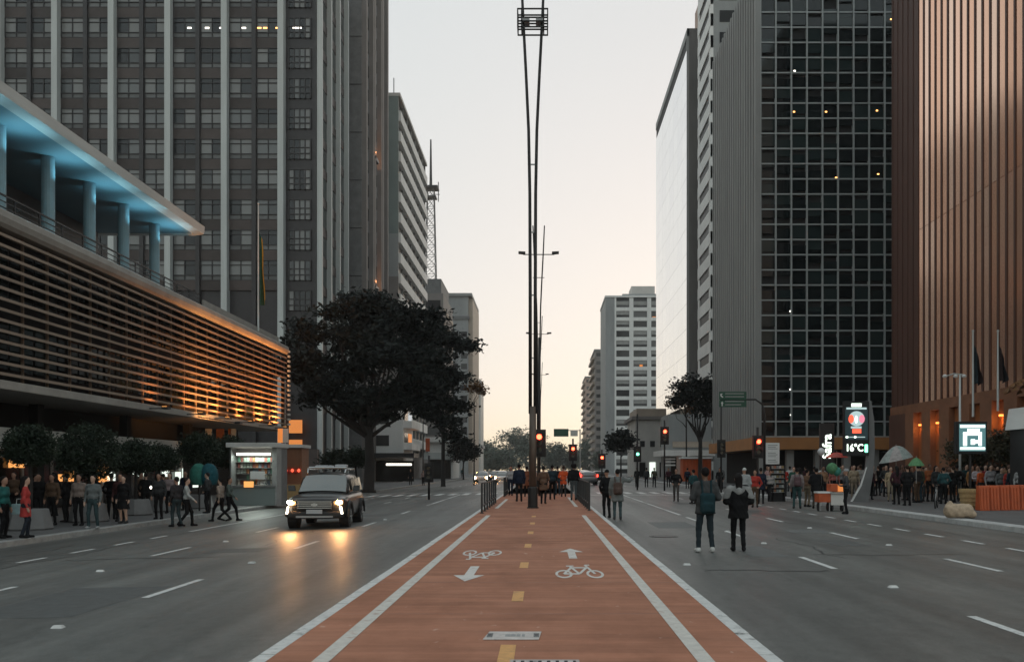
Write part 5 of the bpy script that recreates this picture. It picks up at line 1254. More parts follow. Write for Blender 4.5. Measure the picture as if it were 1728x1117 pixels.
# ---- railings along the cycle path
mat('rail_grey', (.045, .047, .048), .5, .4, var=.2)
def railing(x, ya, yb, label, h=1.1):
    t = empty('railing', (x, ya, .003*ya)); tag(t, label, 'railing', 'metal railings beside the cycle path'); L_ = yb-ya; n = int(round(L_/1.55))
    for k in range(n+1):
        yy = k*L_/n; MB().tube([(0,yy,-.02),(0,yy,h)], .04, 8).lathe((0,yy,0), [(.08,-.01),(.08,.02),(.045,.03)], 8).build('post', M['rail_grey'], t)
    for z in (h, .28): MB().tube([(0,0,z),(0,L_,z+.003*L_)], .028, 8).build('rail', M['rail_grey'], t)
railing(XL+.3, 32.5, 41.8, 'dark railing along the left edge of the cycle path')
railing(XR-.3, 34.5, 47., 'dark railing along the right edge of the cycle path')
railing(XL+.3, 51., 56., 'short far railing piece left of the waiting people')
# ---- green road sign on its arm
rp = empty('road_sign', (*at(1290, 795, 60.)[:2], G(14.9, 60))); tag(rp, 'green direction sign on a curved arm in front of the ribbed flank', 'road sign')
Z = lambda py, d=60.: at(0, py, d)[2]-rp.location.z
X = lambda px, d=60.: at(px, 0, d)[0]-rp.location.x
MB().tube([(0,0,-.05),(0,0,Z(700)),(-.15,0,Z(682)),(-.6,0,Z(674)),(X(1215),0,Z(674))], [.1,.085,.07,.06,.05], 10).build('arm_post', M['post_dark'], rp, smooth=True)
for py0, py1 in ((661,674.5),(675.5,687)):
    b = MB().box(X(1213),X(1259),-.14,-.10,Z(py1),Z(py0)).build('board', M['sign_green'], rp, bevel=.012)
for py in (664.5, 669.5, 677.5, 683): MB().box(X(1223),X(1255 if py != 683 else 1250),-.150,-.142,Z(py)-.03,Z(py)+.03).build('worn_lettering', M['concrete'], rp)
for py, k in ((667,0),(681.5,1)):
    if k == 0: MB().prism([(X(1215),-.15,Z(py)+.1),(X(1215)+.16,-.15,Z(py)+.1),(X(1215)+.05,-.15,Z(py)),(X(1215)+.2,-.15,Z(py)-.12),(X(1215)+.14,-.15,Z(py)-.17),(X(1215),-.15,Z(py)-.05)], (0,.008,0)).build('arrow', M['sign_white'], rp)
    else: MB().prism([(X(1217),-.15,Z(py)-.15),(X(1217)+.07,-.15,Z(py)-.15),(X(1217)+.07,-.15,Z(py)+.02),(X(1217)+.13,-.15,Z(py)+.02),(X(1217)+.035,-.15,Z(py)+.16),(X(1217)-.06,-.15,Z(py)+.02),(X(1217),-.15,Z(py)+.02)], (0,.008,0)).build('arrow', M['sign_white'], rp)
# overhead sign far down the road
gs = empty('overhead_sign', (*at(958, 795, 230.)[:2], G(5, 230))); tag(gs, 'small far overhead road sign above the stopped cars', 'road sign')
zz = at(0,730,230.)[2]-gs.location.z; MB().tube([(3.2,0,0),(3.2,0,zz+.9)], .15, 8).build('post', M['steel'], gs); MB().tube([(3.2,0,zz+.6),(-3.6,0,zz+.6)], .1, 8).build('beam', M['steel'], gs)
MB().box(-3.6,0.2,-.2,-.1,zz-1.0,zz+1.0).build('board', M['sign_green'], gs); MB().box(.7,2.6,-.2,-.1,zz-.9,zz+.6).build('board', M['offwhite'], gs)
# ---- street clock with advertising screen on a curved blade
CD = 36.; ck = empty('clock_totem', on(1452, 846)); CD = ck.location.y
Z = lambda py: at(0, py, CD)[2]-ck.location.z
X = lambda px: at(px, 0, CD)[0]-ck.location.x
tag(ck, 'dark street clock with a lit advert and temperature reading on a curved blade', 'clock')
out = [(1436,846),(1452,820),(1462,790),(1466,750),(1466,700),(1463,676),(1471,676),(1476,710),(1477,760),(1474,800),(1466,846)]
MB().prism([(X(a),.05,Z(b_)) for a, b_ in out], (0,.18,0)).build('blade', M['concrete_dark'], ck)
MB().prism([(X(1436),.0,Z(846)),(X(1452),.0,Z(818)),(X(1462),.0,Z(788)),(X(1463.5),.0,Z(788)),(X(1454),.0,Z(820)),(X(1439),.0,Z(846))], (0,.05,0)).build('blade_edge', M['sign_white'], ck)
MB().box(X(1422),X(1465),-.14,.04,Z(769),Z(677)).build('case', M['black'], ck, bevel=.02)
y_ = -.146
MB().box(X(1424.5),X(1462.5),y_,-.139,Z(742),Z(690)).build('advert_screen', M['ad_dark'], ck)
MB().box(X(1435),X(1452),y_-.003,y_+.004,Z(686.5),Z(681)).build('advert_caption', M['digit'], ck); MB().box(X(1426.5),X(1460.5),y_-.003,y_+.004,Z(691),Z(687.8)).build('advert_caption', M['ad_grey'], ck)
def disc(name, px, py, rx, rz, m_, dy): MB().prism([(X(px)+rx*math.cos(2*math.pi*k/24), y_-dy, Z(py)+rz*math.sin(2*math.pi*k/24)) for k in range(24)], (0,.004,0)).build(name, m_, ck)
r_ = X(1455)-X(1443.5)
disc('advert_picture', 1443.7, 706.5, r_*1.15, r_*1.1, M['ad_grey'], .004); disc('advert_picture', 1434.5, 707, r_*.38, r_*.62, M['ad_red'], .008); disc('advert_picture', 1452.5, 707, r_*.42, r_*.6, M['ad_pink'], .008); disc('advert_picture', 1443, 708, r_*.2, r_*.55, M['digit'], .01)
MB().box(X(1434),X(1452),y_-.003,y_+.004,Z(723),Z(719.5)).build('advert_caption', M['ad_grey'], ck); MB().box(X(1436.5),X(1451.5),y_-.005,y_+.004,Z(731),Z(723.6)).build('advert_caption', M['ad_red'], ck)
for a, b_ in ((1425.5,1429.5),(1439.5,1443)): MB().box(X(a),X(b_),y_-.004,y_+.004,Z(739),Z(736)).build('advert_caption', M['digit'], ck)
MB().box(X(1430.5),X(1458),y_-.002,y_+.004,Z(738.2),Z(736.8)).build('advert_caption', M['ad_grey'], ck)
text('16°C', (Z(750)-Z(763.5))*1.25, M['digit'], ck, (X(1440), y_-.004, Z(756)), sx=.85, bold=.006)
MB().box(X(1457.5),X(1462.5),y_-.003,y_+.004,Z(763),Z(750)).build('level_bar', M['lamp_green'], ck)
# ---- vertical bank sign
sf_ = empty('bank_sign', (*at(1395, 800, 58.)[:2], G(18, 58))); tag(sf_, 'white upright letters reading sideways on a dark board left of the street clock', 'sign')
Z = lambda py: at(0, py, 58.)[2]-sf_.location.z
X = lambda px: at(px, 0, 58.)[0]-sf_.location.x
MB().box(X(1384),X(1408),0,.2,-.05,Z(714)).build('board', M['dark_metal'], sf_)
text('Safra', (X(1406)-X(1387))*1.12, M['digit'], sf_, (X(1396), -.02, Z(753)), (R(90), R(-90), 0), bold=.012)
# ---- square lit sign with a house-like emblem
lq = empty('lit_sign', on(1640, 852)); lq.location = (*at(1640, 800, 39.)[:2], G(18, 39)); tag(lq, 'square back-lit sign with a white house-like emblem above the crowd', 'sign'); QD = 39.
Z = lambda py: at(0, py, QD)[2]-lq.location.z
X = lambda px: at(px, 0, QD)[0]-lq.location.x
MB().tube([(X(1640),.15,-.05),(X(1640),.15,Z(764))], .06, 8).build('post', M['post_dark'], lq)
MB().box(X(1614),X(1666),0,.28,Z(766),Z(711)).build('case', M['black'], lq, bevel=.03); MB().box(X(1618.5),X(1663),-.012,-.002,Z(761),Z(715)).build('screen', M['screen_teal'], lq)
for a, b_, c_, d_ in ((1620,1662,717,721.5),(1632,1653,723.5,727.5),(1625,1656.5,729,734.5),(1625,1631.5,734.6,752),(1651,1656.5,734.6,752),(1620,1662,754.5,758.5),(1638,1645,741,750),(1645.2,1650.5,742.5,748)):
    MB().box(X(a),X(b_),-.02,-.011,Z(d_),Z(c_)).build('emblem_stroke', M['screen_white'], lq)
# ---- white notice board on a post
nb = empty('notice_board', on(1303, 842)); ND = nb.location.y; tag(nb, 'white notice board with rows of small print on a post', 'sign')
Z = lambda py: at(0, py, ND)[2]-nb.location.z
X = lambda px: at(px, 0, ND)[0]-nb.location.x
MB().tube([(0,.08,-.05),(0,.08,Z(750))], .045, 8).build('post', M['post_dark'], nb); MB().box(X(1292.5),X(1315.5),0,.05,Z(783),Z(747)).build('board', M['sign_white'], nb, bevel=.015)
for py in (751,754,757,764,767,770,776,779): MB().box(X(1296),X(1312 if py%2 else 1309),-.006,.0,Z(py)-.014,Z(py)+.014).build('print_line', M['concrete_dark'], nb)
# ---- magazine rack under it
mr_ = empty('magazine_rack', on(1313, 846)); RD = mr_.location.y; tag(mr_, 'dark rack full of magazines at the kerb under the white notice board', 'rack')
Z = lambda py: at(0, py, RD)[2]-mr_.location.z
X = lambda px: at(px, 0, RD)[0]-mr_.location.x
MB().box(X(1300),X(1325),.12,.2,0,Z(784)).box(X(1300),X(1301.5),-.05,.2,0,Z(784)).box(X(1323.5),X(1325),-.05,.2,0,Z(784)).build('frame', M['black'], mr_)
for k, py in enumerate((790,798,806,814,822,830)):
    MB().box(X(1301.5),X(1323.5),-.06,.12,Z(py)-.02,Z(py)).build('shelf', M['steel'], mr_)
    for q in range(5): MB().box(X(1302+q*4.3),X(1305.6+q*4.3),.02,.05,Z(py)+.002,Z(py)+.13).build('magazine', cloth(((.3,.28,.25),(.3,.15,.1),(.2,.25,.25),(.4,.4,.38),(.25,.2,.1))[(q+k)%5]), mr_)
# ---- street carts
hc = empty('handcart', on(1389, 862)); tag(hc, 'orange box handcart on two wheels before the black coat', 'cart'); HD = hc.location.y
Z = lambda py: at(0, py, HD)[2]-hc.location.z
X = lambda px: at(px, 0, HD)[0]-hc.location.x
MB().box(X(1378),X(1400),-.25,.3,Z(847),Z(832)).build('box', M['orange_plastic'], hc, bevel=.025); MB().box(X(1377),X(1401),-.27,.32,Z(832),Z(829)).build('lid', M['sign_white'], hc, bevel=.01)
for x in (1381, 1397): 
    w_ = MB(); w_.tube([(X(x)-.025,.0,.17),(X(x)+.025,.0,.17)], .17, 14).build('wheel', M['black'], hc); MB().bar((X(x),-.2,.02),(X(x),-.2,Z(846)),.035).build('leg', M['steel'], hc)
MB().tube([(X(1400),.3,Z(835)),(X(1406),.45,Z(824)),(X(1406),.2,Z(824))], .016, 6).build('handle', M['steel'], hc)
fc = empty('food_cart', on(1411, 862)); tag(fc, 'orange lit food cart with pale skirt left of the vendor', 'cart'); HD = fc.location.y
Z = lambda py: at(0, py, HD)[2]-fc.location.z
X = lambda px: at(px, 0, HD)[0]-fc.location.x
MB().box(X(1398),X(1424),-.3,.35,Z(833),Z(830)).build('counter', M['steel'], fc); MB().box(X(1399),X(1423),-.25,.3,Z(852),Z(833)).build('skirt', M['offwhite'], fc, bevel=.02)
MB().box(X(1398),X(1410),-.28,.25,Z(829),Z(816)).build('warming_box', M['orange_plastic'], fc, bevel=.02); MB().box(X(1411),X(1422),-.26,.25,Z(829),Z(817)).build('lit_case', M['window_glow'], fc, bevel=.02)
for x in (1402, 1419): MB().tube([(X(x)-.03,-.1,.16),(X(x)+.03,-.1,.16)], .16, 14).build('wheel', M['black'], fc)
for x in (1400, 1422): MB().bar((X(x),.2,.01),(X(x),.2,Z(852)),.03).build('leg', M['steel'], fc)
# ---- balloons above the cart
for px, py, r, c_, lab in ((1404,790,9.5,(.09,.22,.11),'large green balloon above the carts'),(1412,795,7.5,(.05,.20,.16),'smaller sea-green balloon in front of the large one'),(1386,762,6.5,(.55,.55,.55),'white balloon left of the red ones')):
    d = 38.; x, y, z = at(px, py, d); R_ = r*d/F
    o = empty('balloon', (x, y, G(x, d)+1.0)); tag(o, lab, 'balloon', 'balloons over the food carts'); zc = z-o.location.z
    MB().lathe((0,0,zc), [(.02,-R_*1.12),(R_*.45,-R_*.92),(R_*.85,-R_*.5),(R_,0),(R_*.86,R_*.5),(R_*.5,R_*.86),(.02,R_)], 16).build('envelope', cloth(c_), o, smooth=True); MB().tube([(0,0,.0),(.02,0,zc-R_*1.1)], .006, 4).build('string', M['steel'], o)
# coral parasol behind the clock
def parasol(px, py, rpx, hpx, d, colr, label, tilt=0, ribs=8, pole_to=None):
    x, y, z = at(px, py, d); g = G(x, d); o = empty('parasol', (x, y, g)); tag(o, label, 'umbrella'); r = rpx*d/F; h = hpx*d/F; zc = z-g
    k_ = 0
    for k in range(ribs):
        a0, a1 = 2*math.pi*k/ribs, 2*math.pi*(k+1)/ribs; b = MB(); P = []
        for j in range(6):
            q = j/5
            for a in (a0, (a0+a1)/2, a1):
                sag = .96 if a not in (a0, a1) else 1.0
                rr = r*q*(sag if q > .4 else 1); P.append((rr*math.cos(a), rr*math.sin(a), zc+h*(1-q**1.8)+math.tan(tilt)*rr*math.cos(a)))
        for j in range(5):
            for i in range(2): b.add([P[j*3+i], P[j*3+i+1], P[j*3+i+4], P[j*3+i+3]], [(0,1,2,3)])
        b.build('canopy_panel', cloth(colr[k % len(colr)]), o, smooth=True, fix=False)
    MB().tube([(0,0,(pole_to or .9)),(0,0,zc+h+.08)], .018, 6).build('pole', M['steel'], o)
parasol(1512, 776, 28, 24, 43., ((.30,.34,.32),(.36,.33,.32)), 'pale grey-green umbrella with faint pink panels over the crowd', tilt=.22)
parasol(1546, 786, 14, 14, 40., ((.11,.25,.12),), 'small bright green umbrella over the person in charcoal')
parasol(1412, 772, 20, 9, 44., ((.60,.10,.08),(.45,.12,.10)), 'flat coral red umbrella below the street clock')
# ---- orange barrier
for k in range(5):
    px0 = 1650+k*17; p = on(px0+8, 861-k*.3); o = empty('barrier', p); tag(o, ('orange plastic barrier block next to the tan sack','second orange barrier block from the tan sack','third orange barrier block from the tan sack','fourth orange barrier block from the tan sack','last orange barrier block at the right edge')[k], 'barrier', 'orange barriers at the right edge')
    w_ = 16.6*p.y/F/2; h_ = 42*p.y/F
    MB().prism([(-w_,-.2,0),(-w_,.2,0),(-w_,.12,h_),(-w_,-.12,h_)], (2*w_,0,0)).build('shell', M['orange_plastic'], o, bevel=.02)
    for q in range(3): MB().prism([(-w_*.8+q*w_*.62,-.22,.06),(-w_*.8+q*w_*.62+w_*.34,-.22,.06),(-w_*.8+q*w_*.62+w_*.34,-.155,h_*.9),(-w_*.8+q*w_*.62,-.155,h_*.9)], (0,.05,0)).build('rib', M['orange_plastic'], o)
# tan sack and wicker basket
p = on(1619, 874)
o = child_net('sack', lambda P: smin(smin(rbox(P, (.05,0,.24), (.36,.24,.22), .2), ell(P, (-.33,-.02,.24), (.17,.2,.23)), .08), smin(ell(P, (-.3,0,.46), (.08,.08,.1)), ell(P, (.35,-.1,.12), (.14,.14,.12)), .05), .06)+.012*np.sin(P[...,0]*23+P[...,2]*17)*np.sin(P[...,1]*19), None, M['tan_sack'], (-.62,-.45,-.02), (.62,.45,.68), .03)
o.location = p; tag(o, 'lumpy tan and cream sack lying at the right kerb', 'sack')
p = on(1634, 858); o = empty('basket', p); tag(o, 'round wicker basket behind the tan sack', 'basket')
MB().lathe((0,0,0), [(.24,0),(.27,.1),(.33,.6),(.36,.66),(.36,.78),(.32,.78),(.3,.6),(.01,.15)], 18).build('body', M['wicker'], o); 
for z in (.12, .3, .46, .62): MB().lathe((0,0,z), [(.275+.1*z,-.02),(.295+.1*z,0),(.275+.1*z,.02)], 18).build('hoop', M['wicker'], o)
# parked bicycle
p = on(1580, 857); bc = empty('bicycle', p, R(62)); tag(bc, 'dark bicycle parked on the right pavement before the teal jacket', 'bicycle')
for x in (-.52, .52):
    wh = MB()
    pts = [(x+.33*math.cos(2*math.pi*k/20), 0, .34+.33*math.sin(2*math.pi*k/20)) for k in range(21)]; w_ = MB().tube(pts, .02, 6, cap=False).build('wheel', M['black'], bc)
    sp_b = MB()
    for k in range(8): a = k*math.pi/8; sp_b.bar((x-.32*math.cos(a),0,.34-.32*math.sin(a)),(x+.32*math.cos(a),0,.34+.32*math.sin(a)),.006)
    sp_b.build('spokes', M['steel'], w_)
fr = MB()
for a, b_ in (((-.52,0,.34),(-.05,0,.32)),((-.05,0,.32),(-.2,0,.85)),((-.52,0,.34),(-.18,0,.78)),((-.18,0,.78),(.38,0,.82)),((-.05,0,.32),(.4,0,.72)),((.36,0,.92),(.52,0,.34))): fr.tube([a, b_], .018, 6)
fr.build('frame', M['steel'], bc); MB().box(-.33,-.08,-.06,.06,.86,.91).build('saddle', M['black'], bc, bevel=.02); MB().tube([(.34,-.28,1.0),(.36,-.1,.95),(.36,.1,.95),(.34,.28,1.0)], .015, 6).build('handlebar', M['black'], bc); MB().tube([(-.05,-.12,.32),(-.05,.12,.32)], .014, 6).box(-.12,.0,-.2,-.12,.31,.34).box(-.1,.02,.12,.2,.31,.34).build('pedals', M['black'], bc)
# white double-globe lamp by the bronze building and the flags
p = Vector((*at(1620, 800, 44.)[:2], G(20, 44))); wl = empty('street_lamp', p); tag(wl, 'slim white lamp post with two small heads before the bronze fins', 'lamp post'); zc = at(0, 632, 44.)[2]-p.z
MB().tube([(0,0,-.05),(0,0,zc)], [.07,.045], 10).build('shaft', M['fin_white'], wl, smooth=True); MB().tube([(-.75,0,zc-.1),(-.3,0,zc+.05),(.25,0,zc-.02)], .03, 6).build('arm', M['fin_white'], wl)
for x in (-.75, -.22, .2): MB().lathe((x,0,zc-.16), [(.03,0),(.1,.03),(.12,.1),(.04,.17)], 10).build('lamp_head', M['sign_white'], wl)
def flag(px, base_py, top_py, d, label, fy0, fy1, cols, wpx=9):
    x, y, z0 = at(px, base_py, d); z1 = at(0, top_py, d)[2]; o = empty('flagpole', (x, y, z0)); tag(o, label, 'flag'); H_ = z1-z0
    MB().tube([(0,0,-.1),(0,0,H_)], [.06,.035], 8).lathe((0,0,H_), [(.05,0),(.07,.05),(.01,.11)], 8).build('pole', M['fin_white'], o)
    za, zb2 = at(0, fy0, d)[2]-z0, at(0, fy1, d)[2]-z0; w_ = wpx*d/F; n = 14; mm = 12
    for s, c_ in enumerate(cols):
        b = MB(); V = []; Fc = []
        for i in range(n+1):
            for j in range(mm+1):
                u = i/n; v = s/len(cols)+j/mm/len(cols)
                V.append((.05+w_*v*(.45+.5*u+.06*math.sin(u*9)), .14*math.sin(v*9+u*2)*(.25+u), za+(zb2-za)*u*(1-.14*v)-.5*v*(1-.5*u)+.06*math.sin(v*8)*u))
        for i in range(n):
            for j in range(mm): k = i*(mm+1)+j; Fc.append((k, k+1, k+mm+2, k+mm+1))
        b.add(V, Fc).build('cloth', cloth(c_), o, smooth=True, fix=False)
flag(436, 556, 345, 60.3, 'hanging green and yellow flag on a white pole above the slatted facade', 392, 520, ((.012,.05,.035),(.012,.055,.035),(.40,.25,.04)), 12)
flag(1642, 700, 560, 46., 'dark hanging flag on a pole before the bronze fins, nearer the lit sign', 580, 650, ((.02,.03,.035),(.03,.02,.02)), 14)
flag(1684, 690, 560, 44.5, 'dark hanging flag on a pole before the bronze fins, nearer the right edge', 580, 645, ((.03,.02,.02),(.02,.02,.025)), 14)
# grey canopy corner at the right edge
p = Vector((*at(1735, 800, 38.)[:2], G(20, 38))); o = empty('booth', p); tag(o, 'corner of a pale grey booth roof at the right edge', 'booth'); zc = at(0, 724, 38.)[2]-p.z
MB().prism([(-.42,-.5,zc),(-.1,-.2,zc+.95),(.9,-.2,zc+.95),(1.2,-.5,zc)], (0,1.6,0)).build('roof', M['roof_white'], o); MB().box(-.3,1.1,-.3,.9,0,zc).build('cabin', M['black'], o)
# ---- newsstand on the left pavement
kx, ky, kz = on(427, 853); ns_ = empty('newsstand', (kx, ky, kz)); tag(ns_, 'lit newsstand kiosk with shelves of magazines on the left pavement', 'kiosk')
Z = lambda py: at(0, py, ky)[2]-kz
X = lambda px: at(px, 0, ky)[0]-kx
MB().box(X(389),X(466),.9,1.9,0,Z(752)).build('cabin', M['concrete_dark'], ns_); MB().box(X(385),X(468),-.35,1.95,Z(755),Z(747)).build('roof', M['roof_white'], ns_, bevel=.03)
MB().box(X(389),X(463),.05,.9,0,Z(822)).build('counter', M['teal_wall'], ns_, bevel=.02); MB().box(X(388),X(464),-.02,.92,Z(822),Z(819)).build('counter_top', M['steel'], ns_)
MB().box(X(458),X(466),.1,.9,0,Z(755)).build('side_panel', M['concrete'], ns_); MB().box(X(389),X(391.5),-.1,.9,0,Z(755)).build('side_panel', M['steel'], ns_)
MB().box(X(398),X(455),.1,.16,Z(768),Z(764)).build('tube_lamp', M['lamp_white'], ns_); light('tube_glow', 'AREA', (X(427), .35, Z(766)), (.85,1,.9), 70, ns_, 1.4, (R(-25),0,0))
pal = ((.4,.42,.38),(.15,.3,.22),(.3,.35,.3),(.45,.2,.1),(.2,.25,.3),(.5,.5,.45),(.3,.12,.1))
for k, py in enumerate((779,789,799,809,818)):
    MB().box(X(392),X(454),.55,.9,Z(py)-.02,Z(py)).build('shelf', M['steel'], ns_)
    for q in range(12):
        if random.random() < .12: continue
        a = 393+q*5.1; MB().box(X(a),X(a+random.uniform(3.6,4.8)),.7,.73,Z(py)+.002,Z(py)+random.uniform(.2,.27)).build('magazine', cloth(random.choice(pal)), ns_)
MB().box(X(423),X(447),-.06,-.02,Z(808),Z(795)).build('poster', M['sign_white'], ns_); MB().box(X(412),X(428),-.05,.0,Z(822),Z(812)).build('poster', M['shop_warm'], ns_)
ks = empty('brown_kiosk', on(487, 846)); tag(ks, 'brown panelled kiosk with red goods right of the newsstand', 'kiosk'); kx, ky, kz = ks.location
MB().box(X(464)+.0-(0),X(500),.6,2.2,0,at(0,752,ky)[2]-kz).build('cabin', M['brown_stone'], ks) if False else None
w_ = 36*ky/F; hT = at(0,755,ky)[2]-kz
MB().box(-w_/2,w_/2,.5,2.0,0,hT).build('cabin', M['brown_stone'], ks); MB().box(-w_/2-.1,w_/2+.1,.2,2.1,hT,hT+.18).build('roof', M['roof_white'], ks); MB().box(-w_/2+.1,w_/2-.1,.42,.5,1.9,hT-.1).build('fascia_panel', M['brown_stone'], ks)
for q in range(6): MB().lathe((-w_/2+.15+q*.18,.4,1.55+.08*(q%2)), [(.02,0),(.08,.05),(.09,.12),(.03,.2)], 8).build('hanging_goods', M['ad_red'] if q%2 else cloth((.4,.05,.04)), ks)
MB().box(-w_/2+.05,w_/2-.05,.2,.5,0,.95).build('counter', M['wicker'], ks)
# phone hoods: two green shells on posts before the newsstand
for px, c_, lab in ((335,(.03,.14,.11),'green telephone hood on a post left of the newsstand'),(353,(.015,.08,.10),'blue-green telephone hood on a post nearest the newsstand')):
    p = on(px, 862); o = empty('phone_hood', p); tag(o, lab, 'phone booth'); zc = at(0, 822, p.y)[2]-p.z
    MB().tube([(0,.1,-.02),(0,.1,zc)], .04, 8).build('post', M['post_dark'], o)
    child_net('hood', lambda P: np.maximum(np.maximum(np.abs(ell(P, (0,0,zc+.5), (.36,.34,.52)))-.02, (P[...,1]-.28)), (zc+.1)-P[...,2]), o, cloth(c_), (-.45,-.42,zc-.1), (.45,.42,zc+1.1), .03)
    MB().box(-.12,.12,-.1,.25,zc+.35,zc+.7).build('telephone', M['black'], o)
# red woman's shopping bag
p = on(52, 908); o = empty('shopping_bag', (p.x, p.y, p.z+.62)); tag(o, 'pale blue shopping bag carried by the woman in red', 'bag'); MB().box(-.2,.2,-.06,.06,0,.28).build('bag', cloth((.35,.5,.52)), o, bevel=.015); MB().tube([(-.1,0,.27),(-.08,0,.42),(.08,0,.42),(.1,0,.27)], .008, 5).build('handle', M['sign_white'], o)
# ------------------------------------------------------------------ vehicles
mat('car_black', (.007,.008,.008), .3, 0, var=.05, spec=.35, coat=.35); mat('car_white', (.6,.6,.6), .3, 0, var=.04, coat=1.); mat('car_grey', (.16,.165,.17), .3, .3, var=.04, coat=1.)
mat('car_trim', (.012,.012,.012), .55, var=.1); mat('chrome', (.6,.62,.62), .14, 1., var=.05); mat('rubber', (.015,.015,.015), .85, var=.2); mat('plate', (.4,.41,.42), .5, var=.05)
mat('car_glass', (.12,.135,.13), .04, 0, var=0, spec=.8, coat=1.); mat('car_side_glass', (.22,.21,.19), .06, .6, var=.3, scale=6)
def loft(name, rings, m_, parent, close_ends=True, sub=1):
    """rings: list of (y, [(x, z) ... right half from bottom centre to top centre]) mirrored"""
    b = MB(); n = None
    for y, pr_ in rings:
        full = [(x, z) for x, z in pr_] + [(-x, z) for x, z in reversed(pr_) if x > 1e-6]
        n = len(full); b.v += [(x, y, z) for x, z in full]
    for i in range(len(rings)-1):
        for k in range(n): b.f.append((i*n+k, i*n+(k+1)%n, (i+1)*n+(k+1)%n, (i+1)*n+k)); b.m.append(0)
    if close_ends: b.f += [tuple(range(n)), tuple((len(rings)-1)*n+k for k in range(n))]; b.m += [0, 0]
    o = b.build(name, m_, parent, smooth=True)
    if sub:
        md = o.modifiers.new('round', 'SUBSURF'); md.levels = sub; md.render_levels = sub
    return o
